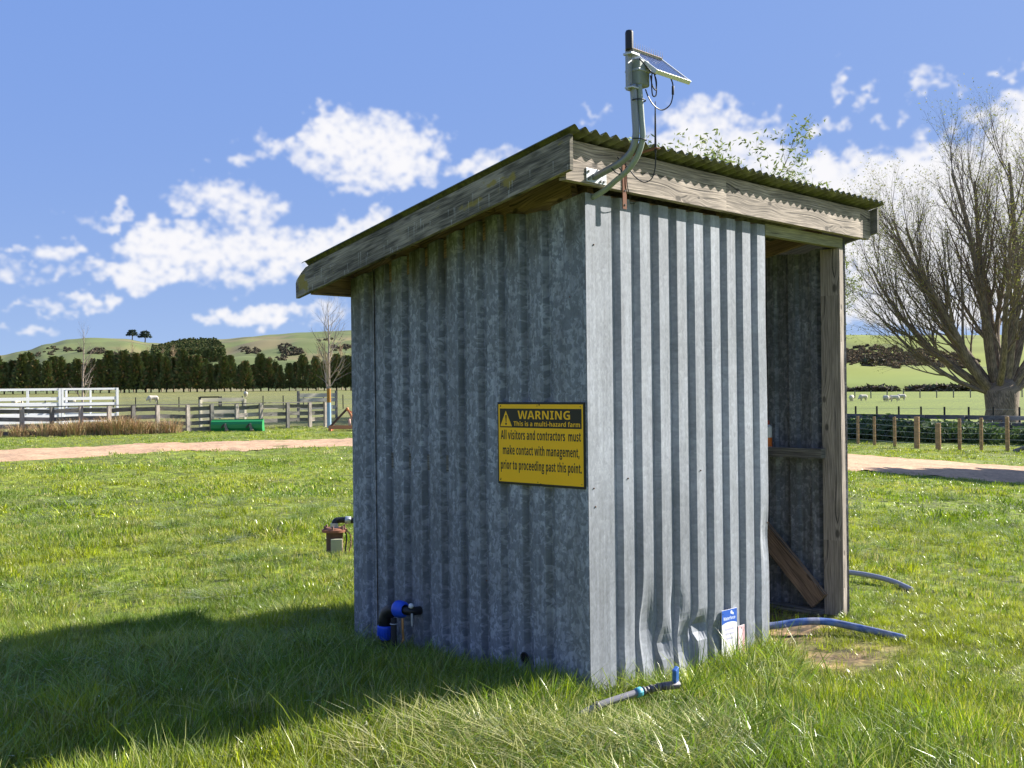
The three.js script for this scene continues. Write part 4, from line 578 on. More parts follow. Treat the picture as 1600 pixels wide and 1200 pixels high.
// a branch grows as a bending tapered tube and carries branches of the next level; twig ends go to tips
function grow(acc, start, dir, len, r0, level, o, r, tips) {
  const n = Math.max(3, Math.round(o.segs[level])), pts = [start.clone()], rad = [r0], d = dir.clone(); const end = r0 * o.taper[level];
  for (let k = 1; k <= n; k++) { d.addScaledVector(rv(r), o.wander[level]).addScaledVector(V(0, 1, 0), o.lift[level]).normalize(); pts.push(pts[k - 1].clone().addScaledVector(d, len / n)); rad.push(mix(r0, end, k / n)); }
  acc.tube(pts, rad, o.sides[level], null, false);
  if (level >= o.leafFrom) for (let k = 1; k <= n; k++) tips.push([pts[k], level]);
  if (level + 1 >= o.count.length) return;
  const c = o.count[level + 1];
  for (let i = 0; i < c; i++) {
    const t = mix(o.from[level], 1, (i + r() * 0.8) / c), f = t * n, k = Math.min(n - 1, Math.floor(f)), p = pts[k].clone().lerp(pts[k + 1], f - k), along = pts[k + 1].clone().sub(pts[k]).normalize();
    const side = rv(r); side.addScaledVector(along, -side.dot(along)).normalize(); const a = (o.angle[level + 1] * (0.7 + r() * 0.6)) * DEG, q = along.clone().multiplyScalar(Math.cos(a)).addScaledVector(side, Math.sin(a)).normalize();
    grow(acc, p, q, o.len[level + 1] * (0.6 + r() * 0.6) * (1 - (t - o.from[level]) * o.shrink), mix(rad[k], rad[k + 1], f - k) * o.thin[level + 1], level + 1, o, r, tips);
  }
}
function leafGeo(tips, r, per, size, spread, colors, keep = 1) {
  const a = new Acc(); for (const [p] of tips) { if (r() > keep) continue; for (let k = 0; k < per; k++) { const c = p.clone().addScaledVector(rv(r), spread * r()), u = rv(r), w = rv(r), s = size * (0.6 + r() * 0.8), col = colors[Math.floor(r() * colors.length)]; const m = 0.8 + r() * 0.4, cc = col.map((e) => e * m); w.addScaledVector(u, -w.dot(u)).normalize(); const i0 = a.v(c.x - u.x * s, c.y - u.y * s, c.z - u.z * s, cc), i1 = a.v(c.x + w.x * s * 0.32, c.y + w.y * s * 0.32, c.z + w.z * s * 0.32, cc), i2 = a.v(c.x + u.x * s, c.y + u.y * s, c.z + u.z * s, cc), i3 = a.v(c.x - w.x * s * 0.32, c.y - w.y * s * 0.32, c.z - w.z * s * 0.32, cc); a.t(i0, i1, i2); a.t(i0, i2, i3); } } return a.build();
}
const leafMat = new THREE.MeshPhysicalMaterial({ vertexColors: true, roughness: 0.92, transmission: 0.4, thickness: 0 });
const barkTex = tex(256, 512, (u, v) => { const n = fbm(u * 30, v * 7, 4), m = 116 + (n - 0.5) * 100 + (fbm(u * 5, v * 5, 3) - 0.5) * 50; return [m * 1.08, m * 0.96, m * 0.84]; });
const bark = new THREE.MeshStandardMaterial({ map: barkTex, roughness: 0.95, bumpMap: barkTex, bumpScale: 0.03 }), twigMat = std(0.12, 0.098, 0.066, 0.9);
{
  const r = rng(12), px = 47.6, pz = -15.2, t = thing('willow_tree', 'big spreading willow with bare fanning limbs and thin new leaves behind the rail fence', 'tree', [px, ground(px, pz), pz]);
  const tips = [];
  // towards camera right = (0.69, 0, 0.72)
  const rt = V(0.692, 0, 0.7215), fw = V(0.7215, 0, -0.692);
  const o = { segs: [9, 7, 5, 3], taper: [0.22, 0.25, 0.3, 0.4], wander: [0.10, 0.15, 0.2, 0.25], lift: [0.10, 0.11, 0.09, 0.06], sides: [8, 5, 4, 3], count: [0, 14, 9, 6], from: [0.2, 0.2, 0.15, 0.1], angle: [0, 25, 29, 33], len: [0, 5.0, 2.3, 1.1], thin: [1, 0.42, 0.48, 0.55], shrink: 0.5, leafFrom: 2 };
  const limbs = [[-1.15, 0.72, 0.1, 9.6, 0.34], [-0.92, 0.95, -0.35, 10.5, 0.36], [-0.62, 1.0, 0.3, 11.2, 0.36], [-0.34, 1.05, -0.2, 12.2, 0.4], [-0.08, 1.1, 0.25, 12.0, 0.42], [0.18, 1.1, -0.25, 12.4, 0.40], [0.42, 1.05, 0.2, 11.6, 0.36], [0.72, 0.95, -0.15, 11.2, 0.36], [1.05, 0.75, 0.25, 10.2, 0.36], [0.2, 0.8, 0.9, 9.5, 0.3], [-0.3, 0.8, -0.9, 9.8, 0.3], [-0.5, 0.7, 0.85, 8.8, 0.28], [-1.3, 0.42, 0.2, 7.4, 0.2]];
  const all = new Acc(); const rr = rng(41);
  for (const [a, b, c, L, w] of limbs) { const d = rt.clone().multiplyScalar(a).add(V(0, b, 0)).addScaledVector(fw, c).normalize(); grow(all, V(0, 1.9, 0).addScaledVector(rt, a * 0.42), d, L * 0.84, w * 0.62, 0, o, rr, tips); }
  mesh('trunk', new Acc().tube([V(0, -0.3, 0), V(0, 0.25, 0), V(0.02, 1.1, 0), V(0.0, 2.0, 0.0), V(0, 2.5, 0)], [1.05, 0.84, 0.70, 0.76, 0.45], 18, null, true).build(), bark, t);
  mesh('limbs', all.build(), bark, t);
  mesh('leaves', leafGeo(tips, rng(3), 1, 0.055, 0.3, [[0.30, 0.33, 0.06], [0.36, 0.34, 0.09], [0.24, 0.28, 0.05]], 0.5), leafMat, t);
}
{
  const px = 46.6, pz = -30.4, t = thing('willow_tree', 'leafy pale green willow rising behind the shed roof', 'tree', [px, ground(px, pz), pz]), a = new Acc(), tips = [], r = rng(8);
  const o = { segs: [8, 7, 5, 3], taper: [0.25, 0.25, 0.3, 0.4], wander: [0.1, 0.16, 0.2, 0.25], lift: [0.12, 0.08, 0.02, -0.12], sides: [7, 5, 4, 3], count: [0, 9, 7, 4], from: [0.25, 0.2, 0.15, 0.1], angle: [0, 40, 42, 45], len: [0, 4.6, 2.2, 1.1], thin: [1, 0.5, 0.5, 0.55], shrink: 0.45, leafFrom: 2 };
  a.tube([V(0, -0.3, 0), V(0, 0.8, 0), V(0.1, 2.4, 0)], [0.75, 0.55, 0.5], 12);
  for (let i = 0; i < 12; i++) { const q = i / 12 * 6.28; grow(a, V(0.05, 1.6 + (i % 3) * 0.3, 0), V(Math.cos(q) * (0.4 + (i % 3) * 0.35), 1, Math.sin(q) * (0.4 + (i % 3) * 0.35)).normalize(), 7.6 + (i * 5 % 4) * 0.7, 0.24, 0, o, r, tips); }
  mesh('trunk', a.build(), bark, t); mesh('leaves', leafGeo(tips, rng(5), 3, 0.12, 0.4, [[0.2, 0.26, 0.05], [0.26, 0.30, 0.08], [0.15, 0.21, 0.04]], 0.9), leafMat, t); t.scale.set(1.2, 1.14, 1.2); t.rotation.y = 0.7;
  const u = copy(t, [47.9, ground(47.9, -26.7), -26.7], 2.6, [0.66, 0.66, 0.66]); u.userData.label = 'shorter leafy willow just past the shed doorway post';
}
function bareTree(name, label, group, pos, seed, h, spread, mat, opts = {}) {
  const t = thing(name, label, 'tree', pos, group), a = new Acc(), tips = [], r = rng(seed);
  const o = { segs: [9, 6, 4], taper: [0.12, 0.3, 0.4], wander: [0.04, 0.15, 0.2], lift: [0.05, 0.12, 0.08], sides: [7, 5, 3], count: [0, opts.branches || 22, 9], from: [opts.from || 0.3, 0.2, 0.1], angle: [0, 42, 35], len: [0, spread, spread * 0.42], thin: [1, 0.5, 0.5], shrink: opts.shrink ?? 0.6, leafFrom: 9 };
  grow(a, V(0, -0.1, 0), V(0, 1, 0), h, opts.r || h * 0.014, 0, o, r, tips); mesh('branches', a.build(), mat, t); return t;
}
const paleBark = std(0.42, 0.34, 0.27, 0.9);
{
  const x = 22.1, z = -31.7, t = bareTree('young_bare_tree', 'small leafless tree with blue painted trunk foot at the end of the timber fence', null, [x, ground(x, z), z], 5, 5.0, 2.0, paleBark, { r: 0.075, from: 0.26, branches: 24, shrink: 0.85 });
  mesh('blue_trunk_paint', cyl(0.083, 0.08, 1.0, 0, 0, 0, 12), std(0.3, 0.44, 0.6, 0.8), t); mesh('orange_lichen_bark', cyl(0.0795, 0.075, 0.55, 0, 1.0, 0, 12), std(0.42, 0.2, 0.04, 0.9), t);
  const p = heading(-21.4); bareTree('bare_sapling', 'tall slender leafless tree behind the steel stock yard', null, [EYE.x + p[0] * 62, ground(EYE.x + p[0] * 62, EYE.z + p[1] * 62) - 0.05, EYE.z + p[1] * 62], 9, 5.0, 1.35, paleBark, { r: 0.07, from: 0.22, branches: 20, shrink: 0.75 });
}
// conifers of the shelter belt: whorls of drooping sprays
function conifer(seed, h, rad, n, size, shape) {
  const r = rng(seed), a = new Acc(), tr = new Acc(); tr.tube([V(0, -0.3, 0), V(0, h * 0.5, 0), V(0, h * 0.95, 0)], [h * 0.022, h * 0.016, h * 0.004], 6);
  for (let i = 0; i < n; i++) {
    const t = Math.pow(r(), 0.85), y = h * mix(0.09, 1.0, t), R = rad * shape(t) * (0.35 + 0.65 * Math.sqrt(r())), q = r() * 6.283, c = V(Math.cos(q) * R, y, Math.sin(q) * R), s = size * (0.6 + r() * 0.8), g = 0.7 + r() * 0.6, warm = r() < 0.14, col = warm ? [0.32 * g, 0.23 * g, 0.10 * g] : [0.17 * g, 0.205 * g, 0.07 * g];
    const out = V(Math.cos(q), 0.25 + r() * 0.7, Math.sin(q)).normalize(), w = rv(r); w.addScaledVector(out, -w.dot(out)).normalize();
    for (let k = 0; k < 2; k++) { const e = k ? new THREE.Vector3().crossVectors(out, w) : w, b = a.v(c.x - e.x * s * 0.45, c.y - e.y * s * 0.45, c.z - e.z * s * 0.45, col), d = a.v(c.x + e.x * s * 0.45, c.y + e.y * s * 0.45, c.z + e.z * s * 0.45, col), f = a.v(c.x + out.x * s, c.y + out.y * s, c.z + out.z * s, col); a.t(b, d, f); }
  }
  return { crown: a.build(), trunk: tr.build() };
}
const needle = new THREE.MeshStandardMaterial({ vertexColors: true, roughness: 0.9 }), trunkMat = std(0.09, 0.07, 0.05, 0.95);
{
  const shapes = [(t) => Math.pow(1 - t, 0.75) * (0.8 + 0.25 * Math.sin(t * 9)) + 0.03, (t) => Math.pow(1 - t, 0.6), (t) => Math.pow(1 - t, 0.95) * 1.1 + 0.05, (t) => Math.pow(1 - t, 0.8) * (0.9 + 0.2 * Math.sin(t * 14))];
  const kinds = [0, 1, 2, 3, 4].map((k) => conifer(50 + k, 9.2, 2.7, 900, 0.75, shapes[k % 4])), r = rng(90), N = 56;
  let first = null;
  for (let i = 0; i < N; i++) {
    const th = mix(-26.5, -7.3, (i + (r() - 0.5) * 0.5) / (N - 1)), R = mix(300, 292, i / N) + (r() - 0.5) * 5, [c, s] = heading(th), x = EYE.x + c * R, z = EYE.z + s * R, k = kinds[Math.floor(r() * 5)];
    const t = thing('shelterbelt_conifer', 'dark green conifer standing in the long shelterbelt row below the hills', 'tree', [x, ground(x, z), z], 'conifers of the shelterbelt row'); mesh('trunk', k.trunk, trunkMat, t); mesh('crown', k.crown, needle, t); t.rotation.y = r() * 6.28; const q = 0.78 + r() * 0.36 - (i > 30 ? 0.08 : 0); t.scale.set(q * (0.85 + r() * 0.25), q, q * (0.85 + r() * 0.25));
  }
  // leafless poplars behind the belt
  const twigTan = std(0.36, 0.26, 0.16, 0.95); let proto = null;
  [[-19.6, 1.0], [-19.0, 1.12], [-18.4, 1.05], [-17.7, 0.98], [-17.1, 1.02], [-16.4, 0.86], [-10.6, 0.92], [-10.0, 1.06], [-9.4, 1.1], [-8.8, 1.15], [-8.2, 1.05], [-7.6, 0.95]].forEach(([th, s], i) => {
    const [c, k] = heading(th), R = 318 + (i % 3) * 5, x = EYE.x + c * R, z = EYE.z + k * R, y = ground(x, z);
    if (!proto) proto = bareTree('bare_poplar', 'tan leafless poplar showing above the shelterbelt conifers', 'leafless poplars behind the shelterbelt', [x, y, z], 31, 12.2, 3.2, twigTan, { r: 0.2, from: 0.12, branches: 46, shrink: 0.7 }), proto.scale.setScalar(s); else copy(proto, [x, y, z], i * 1.3, s);
  });
  // two spreading trees on the ridge
  [[-19.05, 1.15], [-18.45, 1.3]].forEach(([th, s], i) => {
    let best = 0, at = 1350; for (let R = 900; R < 1500; R += 10) { const e = (hill(th, R) - EYE.y) / R; if (e > best) { best = e; at = R; } } const p = hillPoint(th, at), rr = rng(60 + i), tips = [];
    for (let k = 0; k < 420; k++) { const q = rr() * 6.28, u = Math.sqrt(rr()) * 6.2, L = Math.floor(rr() * 3); tips.push([V(Math.cos(q) * u * (1 - L * 0.22), 5.2 + L * 2.0 + rr() * 1.1 - u * 0.12, Math.sin(q) * u * (1 - L * 0.22)), 0]); }
    const t = thing('ridge_pine', i ? 'larger spreading dark pine of the pair on the far ridge' : 'smaller spreading dark pine of the pair on the far ridge', 'tree', [p[0], p[1] - 0.3, p[2]]), tr = new Acc(); tr.tube([V(0, -0.5, 0), V(0.2, 3, 0), V(0, 8.5, 0)], [0.6, 0.45, 0.2], 6); for (let k = 0; k < 7; k++) tr.tube([V(0.1, 3.2 + k * 0.5, 0), V(Math.cos(k * 2.4) * 4, 6 + k * 0.4, Math.sin(k * 2.4) * 4)], [0.22, 0.08], 5); mesh('trunk', tr.build(), trunkMat, t); mesh('crown', leafGeo(tips, rr, 3, 0.9, 0.7, [[0.03, 0.05, 0.03], [0.04, 0.065, 0.035]]), needle, t); t.scale.setScalar(s);
  });
  // plantation and scrub on the hillsides
  const pine = conifer(88, 9.5, 2.2, 130, 1.5, (t) => Math.pow(1 - t, 0.7)); const rp = rng(17), place = [], up = (x0, x1, y0, y1, n, out, size) => { for (let i = 0; i < n; i++) { const th = mix(x0, x1, rp()), el = mix(y0, y1, rp()), p = onHill(th, el); if (p) if (vn(th * 9, el * 14) > 0.36) out.push([p, size * 0.62 * (0.5 + rp() * 0.9)]); } };
  const stuff = (name, geo, mat, list, label, cat, tint) => { const m = new THREE.InstancedMesh(geo, mat, list.length), d = new THREE.Object3D(); m.name = numbered(name); list.forEach(([p, s], i) => { d.position.set(p[0], p[1] - 0.2, p[2]); d.rotation.y = i * 2.4; d.scale.setScalar(s); d.updateMatrix(); m.setMatrixAt(i, d.matrix); if (tint) m.setColorAt(i, tint(i)); }); m.userData = { kind: 'stuff', label, category: cat }; m.castShadow = m.receiveShadow = true; scene.add(m); return m; };
  for (let i = 0; i < 1300; i++) { const u = rp(), th = mix(-18.1, -14.7, u), top = mix(1.95, 2.34, ss(0, 0.5, u)) - 0.45 * ss(0.86, 1, u), p = onHill(th, mix(1.45, top, Math.pow(rp(), 0.8))); if (p) place.push([p, 0.62 * (0.75 + rp() * 0.5)]); }
  stuff('pine_plantation', pine.crown, needle, place, 'dark pine plantation block on the far left hillside', 'plantation');
  const bushTips = []; const rb = rng(4); for (let k = 0; k < 60; k++) { const q = rv(rb); bushTips.push([V(q.x * 1.3, Math.abs(q.y) * 1.1 + 0.2, q.z * 1.3).multiplyScalar(0.5 + rb() * 0.5), 0]); } const bush = leafGeo(bushTips, rb, 3, 0.55, 0.35, [[0.12, 0.095, 0.055], [0.085, 0.09, 0.045], [0.16, 0.12, 0.075]]);
  const L = []; for (const [x0, x1, y0, y1, n, s] of [[-12.0, -11.3, 2.0, 2.35, 60, 1.7], [-11.8, -10.8, 1.75, 2.05, 90, 1.6], [-13.6, -12.9, 1.8, 2.1, 70, 1.6], [-14.0, -13.4, 1.95, 2.15, 30, 1.4], [-12.6, -11.6, 1.5, 1.66, 40, 1.4], [-10.0, -9.2, 2.45, 2.6, 20, 1.4], [-22.2, -21.4, 1.95, 2.15, 40, 1.6], [-21.0, -20.4, 1.8, 2.05, 40, 1.6], [-23.4, -22.6, 1.75, 1.95, 25, 1.5], [-20.2, -19.7, 1.7, 1.85, 22, 1.5], [-19.4, -19.0, 1.65, 1.8, 16, 1.5], [-9.3, -8.2, 2.0, 2.2, 60, 1.7], [-15.2, -14.7, 1.7, 1.95, 30, 1.5], [-22.9, -22.4, 2.05, 2.2, 16, 1.3]]) up(x0, x1, y0, y1, n, L, s);
  stuff('hill_scrub', bush, needle, L, 'dark scrub patches in the gullies of the far left hills', 'scrub');
  const Rr = []; for (let i = 0; i < 1500; i++) { const th = mix(16.3, 24.5, rp()), el = mix(0.5, 1.85, rp()), c = mix(1.3, 0.9, ss(18, 24, th)); if (Math.abs(el - c) < 0.46 * Math.sqrt(Math.max(0, 1 - ((th - 19.4) / 3.6) ** 2)) + (vn(th * 3, el * 4) - 0.5) * 0.3) { const p = onHill(th, el); if (p) Rr.push([p, 0.75 * (0.7 + rp() * 0.6)]); } }
  stuff('hill_scrub', bush, new THREE.MeshStandardMaterial({ vertexColors: true, roughness: 0.95, color: lin(1.7, 1.5, 1.4) }), Rr, 'brown gorse and scrub bank on the right hillside', 'scrub');
  // low bushes along the foot of the right hill, single dark shrubs
  const row = [[16.9, 9], [17.5, 10], [18.0, 13], [18.5, 13], [19.0, 12], [20.1, 13], [20.7, 14], [21.3, 15], [21.8, 14], [22.3, 14], [22.8, 10]]; row.forEach(([th, s]) => { const [c, k] = heading(th), R = 262, x = EYE.x + c * R, z = EYE.z + k * R, y = ground(x, z); const b = mesh('low_bush', bush, needle); tag(b, 'low brown bush in the row along the foot of the right hill', 'bush', 'low bushes at the hill foot'); b.position.set(x, y, z); b.scale.set(s * 0.14, s * 0.075, s * 0.14); b.rotation.y = th * 5; });
  [[17.35, 1.72], [17.6, 1.6], [17.95, 1.82], [18.1, 1.68], [18.3, 1.62]].forEach(([th, el]) => { const p = onHill(th, el); if (!p) return; const b = mesh('hill_shrub', bush, needle); tag(b, 'single small dark shrub on the green slope above the gorse', 'bush', 'single shrubs on the right slope'); b.position.set(p[0], p[1], p[2]); b.scale.setScalar(0.8); });
  [[18.0, 0.95], [18.55, 0.98]].forEach(([th, el], i) => { const p = onHill(th, el - 0.12); if (!p) return; const b = mesh('round_bush', bush, needle); tag(b, 'rounded grey bush standing below the gorse bank', 'bush', 'rounded bushes below the gorse bank'); b.position.set(p[0], p[1], p[2]); b.scale.setScalar(2.1 - i * 0.3); b.rotation.y = i * 2; });
  // tall evergreen out of the picture, to the right, whose shadow lies across the road
  const k = conifer(123, 8.6, 3.0, 3600, 0.7, (t) => Math.pow(Math.sin(Math.PI * (0.12 + 0.88 * t)), 0.6)), x = 30.2, z = -0.6, t = thing('roadside_evergreen', 'dense dark evergreen tree beside the gravel road', 'tree', [x, ground(x, z), z]); mesh('trunk', k.trunk, trunkMat, t); mesh('crown', k.crown, needle, t);
}
console.log('trees done');
// ---------------------------------------------------------------- sheep
{
  const n = 34, mc = new MarchingCubes(n, M.white, false, false, 20000), cap = (p, a, b, r0, r1) => { const ab = b.clone().sub(a), h = clamp(p.clone().sub(a).dot(ab) / ab.lengthSq()); return p.distanceTo(a.clone().addScaledVector(ab, h)) - mix(r0, r1, h); };
  const bones = [[[-0.42, 0.12, 0], [0.32, 0.14, 0], 0.27, 0.25], [[0.36, 0.16, 0], [0.62, -0.08, 0], 0.15, 0.10], [[0.62, -0.08, 0], [0.78, -0.24, 0], 0.10, 0.055], [[-0.45, 0.0, 0.13], [-0.47, -0.48, 0.13], 0.11, 0.04], [[-0.45, 0.0, -0.13], [-0.42, -0.48, -0.13], 0.11, 0.04], [[0.27, 0, 0.13], [0.28, -0.48, 0.13], 0.10, 0.038], [[0.27, 0, -0.13], [0.32, -0.48, -0.13], 0.10, 0.038], [[-0.66, 0.12, 0], [-0.72, -0.1, 0], 0.05, 0.03]].map(([a, b, c, d]) => [V(...a), V(...b), c, d]);
  mc.isolation = 0; const p = V(0, 0, 0);
  for (let z = 0; z < n; z++) for (let y = 0; y < n; y++) for (let x = 0; x < n; x++) { p.set((x - n / 2) / (n / 2), (y - n / 2) / (n / 2), (z - n / 2) / (n / 2)); let s = 0; for (const b of bones) s += Math.exp(-14 * cap(p, b[0], b[1], b[2], b[3])); mc.field[z * n * n + y * n + x] = Math.log(s) / 14; }
  mc.update(); const g = new THREE.BufferGeometry(), c = mc.count; g.setAttribute('position', new THREE.Float32BufferAttribute(mc.positionArray.slice(0, c * 3), 3)); g.setAttribute('normal', new THREE.Float32BufferAttribute(mc.normalArray.slice(0, c * 3), 3)); g.translate(0, 0.5, 0); g.computeVertexNormals();
  const wool = std(0.62, 0.56, 0.46, 0.95), put = (x, z, turn, label, group, s = 0.85) => { const m = mesh('sheep', g, wool); tag(m, label, 'sheep', group); m.position.set(x, ground(x, z), z); m.rotation.y = turn; m.scale.setScalar(s); };
  for (const [x, z, t] of [[133.8, -65.8, 0.3], [137.5, -66.0, 2.6], [129.3, -58.9, 0.8], [130.3, -58.3, 2.2], [141, -62.2, 2.4], [139, -40.5, 0.5]]) put(x, z, t, 'white sheep grazing on the bright green right paddock', 'sheep on the right paddock', 0.95);
  for (const [x, z, t] of [[68.7, -133.2, 2.9], [105.1, -167.7, 1.2], [46, -121, 0.4], [50.5, -118, 2.2]]) put(x, z, t, 'white sheep grazing on the paddock in front of the shelterbelt', 'sheep on the left paddock', 1.05);
}
// ---------------------------------------------------------------- grass
const blade = (acc, x, z, h, w, lean, dir, r, color) => {
  const cx = Math.cos(dir), sz = Math.sin(dir), tw = dir + 1.57 + (r() - 0.5) * 1.4, wx = Math.cos(tw) * w / 2, wz = Math.sin(tw) * w / 2, N = 3; let prev = null;
  for (let k = 0; k <= N; k++) { const t = k / N, o = lean * t * t, y = h * (t - 0.28 * t * t * (lean / h)), q = 1 - t * 0.55; const X = x + cx * o, Z = z + sz * o; if (k === N) { const a = acc.v(X, y, Z, color); acc.t(prev[0], prev[1], a); } else { const a = acc.v(X - wx * q, y, Z - wz * q, color), b = acc.v(X + wx * q, y, Z + wz * q, color); if (prev) { acc.t(prev[0], prev[1], b); acc.t(prev[0], b, a); } prev = [a, b]; } }
};
function tuft(seed, n, rad, h, w, lean) { const r = rng(seed), a = new Acc(); for (let i = 0; i < n; i++) { const q = r() * 6.283, d = Math.sqrt(r()) * rad, s = 0.75 + r() * 0.5; blade(a, Math.cos(q) * d, Math.sin(q) * d, h * (0.45 + r() * 0.7), w * (0.7 + r() * 0.6), lean * (0.3 + r() * 1.1), q + (r() - 0.5) * 2.2, r, [s, s, s]); } return a.build(); }
{
  const soft = new THREE.MeshPhysicalMaterial({ vertexColors: true, roughness: 0.95, transmission: 0.55, thickness: 0 }), shiny = new THREE.MeshStandardMaterial({ vertexColors: true, roughness: 0.34 });
  const kinds = { near: [tuft(1, 18, 0.06, 0.1, 0.0036, 0.05), tuft(2, 18, 0.06, 0.1, 0.0032, 0.085), tuft(3, 16, 0.05, 0.1, 0.004, 0.035)], mid: [tuft(4, 16, 0.10, 0.1, 0.0085, 0.055), tuft(5, 16, 0.10, 0.1, 0.0075, 0.075)], far: [tuft(6, 16, 0.24, 0.1, 0.022, 0.06), tuft(7, 16, 0.24, 0.1, 0.02, 0.08)] };
  const lists = {}, r = rng(2024), push = (k, x, z, h, tone, turn) => (lists[k] ||= []).push([x, z, h, tone, turn]);
  const tall = (x, z) => {   // how long the grass grows
    const n = fbm(x * 0.9 + 3, z * 0.9 + 8, 3), m = fbm(x * 2.6 + 30, z * 2.6, 3), left = ss(1.6, -0.6, x - 0.25 * z), edge = Math.max(ss(0.5, 0.08, Math.abs(z - 0.12)) * (x > -0.4 && x < 1.6 ? 1 : 0), ss(0.75, 0.1, Math.abs(x + 0.25)) * (z > -2.1 && z < 0.4 ? 1 : 0));
    const low = 1 - 0.55 * ss(0.42, 0.2, Math.hypot((x + 0.05) * 0.8, z - 0.36)); return low * (0.042 + 0.035 * ss(0.5, 0.78, n) + 0.035 * ss(0.55, 0.78, m) + 0.055 * left * ss(8.0, 4.8, Math.hypot(x - EYE.x, z - EYE.z)) + 0.03 * edge);
  };
  const inShed = (x, z, e = 0) => x > -0.01 - e && x < 2.66 + e && z < 0.01 + e && z > -1.86 - e;
  const sow = (r0, r1, density, kind, scale, th0 = -33, th1 = 33) => {
    const N = Math.floor((th1 - th0) * DEG / 2 * (r1 * r1 - r0 * r0) * density);
    for (let i = 0; i < N; i++) {
      const R = Math.sqrt(mix(r0 * r0, r1 * r1, r())), th = mix(th0, th1, r()), [c, s] = heading(th), x = EYE.x + c * R, z = EYE.z + s * R;
      if (inShed(x, z) && r() > (x > 1.7 && x < 2.5 && z > -0.9 ? 0.22 : 0)) continue;
      if (patchOfDirt(x, z) > r() * 1.1) continue; if (R > 16 && roadInside(x, z) < 1.0 + (fbm(x * 2, z * 2, 2) - 0.5) * 0.12) continue;
      const n = fbm(x * 0.8 + 50, z * 0.8 + 20, 3), pale = fbm(x * 0.45 + 5, z * 0.45 + 77, 3) + (r() - 0.5) * 0.55, k = Math.floor(r() * kinds[kind].length);
      const q = r(); const tone = q < 0.05 ? 3 : pale > 0.7 ? 2 : n + (r() - 0.5) * 0.4 > 0.56 ? 1 : 0;
      push(kind + k + (r() < 0.78 ? 'soft' : 'shiny'), x, z, tall(x, z) * scale * (0.75 + r() * 0.5), tone, r() * 6.283);
    }
  };
  sow(3.2, 8.2, 760, 'near', 1); sow(8.2, 14, 330, 'mid', 1); sow(14, 24, 95, 'far', 0.8); sow(24, 46, 26, 'far', 0.9); sow(1.2, 3.2, 90, 'near', 1, -70, 70);
  const tones = [[0.19, 0.285, 0.006], [0.34, 0.395, 0.006], [0.41, 0.43, 0.05], [0.54, 0.49, 0.19]];
  const d = new THREE.Object3D(), col = new THREE.Color(); d.rotation.order = 'YXZ';
  for (const key of Object.keys(lists).sort()) {
    const L = lists[key], kind = key.replace(/\d.*/, ''), geo = kinds[kind][+key.match(/\d/)[0]], m = new THREE.InstancedMesh(geo, key.endsWith('soft') ? soft : shiny, L.length); m.name = numbered('grass'); m.castShadow = m.receiveShadow = true;
    L.forEach(([x, z, h, t, turn], i) => { const s = h / 0.1, w = kind === 'near' ? mix(1, s, 0.55) : s; d.position.set(x, ground(x, z) - 0.006, z); d.rotation.set((vn(x * 1.2, z * 1.2) - 0.4) * 0.7, turn, (vn(x * 1.2 + 60, z * 1.2) - 0.5) * 0.7); d.scale.set(w, s, w); d.updateMatrix(); m.setMatrixAt(i, d.matrix); const v = 0.8 + vn(x * 7, z * 7) * 0.4; col.setRGB(tones[t][0] * v, tones[t][1] * v, tones[t][2] * v); m.setColorAt(i, col); });
    m.userData = { kind: 'stuff', label: 'green pasture grass growing over the whole foreground', category: 'grass' }; scene.add(m);
  }
  // long pale seeding grass lying over in the foreground and round the shed
  const longs = [tuft(21, 13, 0.05, 0.24, 0.0052, 0.17), tuft(22, 13, 0.05, 0.22, 0.0048, 0.21)], LL = [[], []], rl = rng(55);
  for (let i = 0; i < 5200; i++) {
    const th = mix(-30, 30, rl()), R = Math.sqrt(mix(3.4 ** 2, 6.6 ** 2, rl())), [c, s] = heading(th), x = EYE.x + c * R, z = EYE.z + s * R; if (inShed(x, z, 0.01) || patchOfDirt(x, z) > 0.2 || Math.hypot((x + 0.05) * 0.75, z - 0.38) < 0.24) continue;
    const near = Math.max(ss(1.0, 0.2, Math.hypot((x + 0.35) * 0.9, (z - 0.35) * 1.1)), ss(0.55, 0.1, Math.abs(z - 0.16)) * (x > -0.3 && x < 1.75 ? 1 : 0), 0.75 * ss(0.6, -0.6, x - 0.2 * z) * ss(0.35, 0.6, fbm(x * 1.1, z * 1.1, 3)), ss(0.4, 0.1, Math.abs(x + 0.2)) * (z > -2 && z < 0.3 ? 1 : 0));
    if (rl() < near) LL[i % 2].push([x, z, 0.6 + rl() * 0.6, rl()]);
  }
  LL.forEach((L, k) => { const m = new THREE.InstancedMesh(longs[k], k ? shiny : soft, L.length); m.name = numbered('long_grass'); m.castShadow = m.receiveShadow = true; L.forEach(([x, z, s, q], i) => { const lay = 1.9 + (vn(x * 1.4 + 9, z * 1.4) - 0.5) * 3; d.position.set(x, ground(x, z) - 0.01, z); d.rotation.set(Math.sin(lay) * 0.45, q * 6.28, Math.cos(lay) * 0.45); d.scale.setScalar(s); d.updateMatrix(); m.setMatrixAt(i, d.matrix); const t = q < 0.3 ? [0.44, 0.46, 0.13] : q < 0.6 ? [0.29, 0.37, 0.04] : [0.18, 0.3, 0.015]; col.setRGB(...t); m.setColorAt(i, col); }); m.userData = { kind: 'stuff', label: 'long bent grass lying over around the foot of the shed', category: 'grass' }; scene.add(m); });
  const mound = [tuft(31, 120, 0.10, 0.15, 0.0046, 0.13), tuft(32, 120, 0.12, 0.13, 0.005, 0.15)], ML = [[], []], rm_ = rng(66);
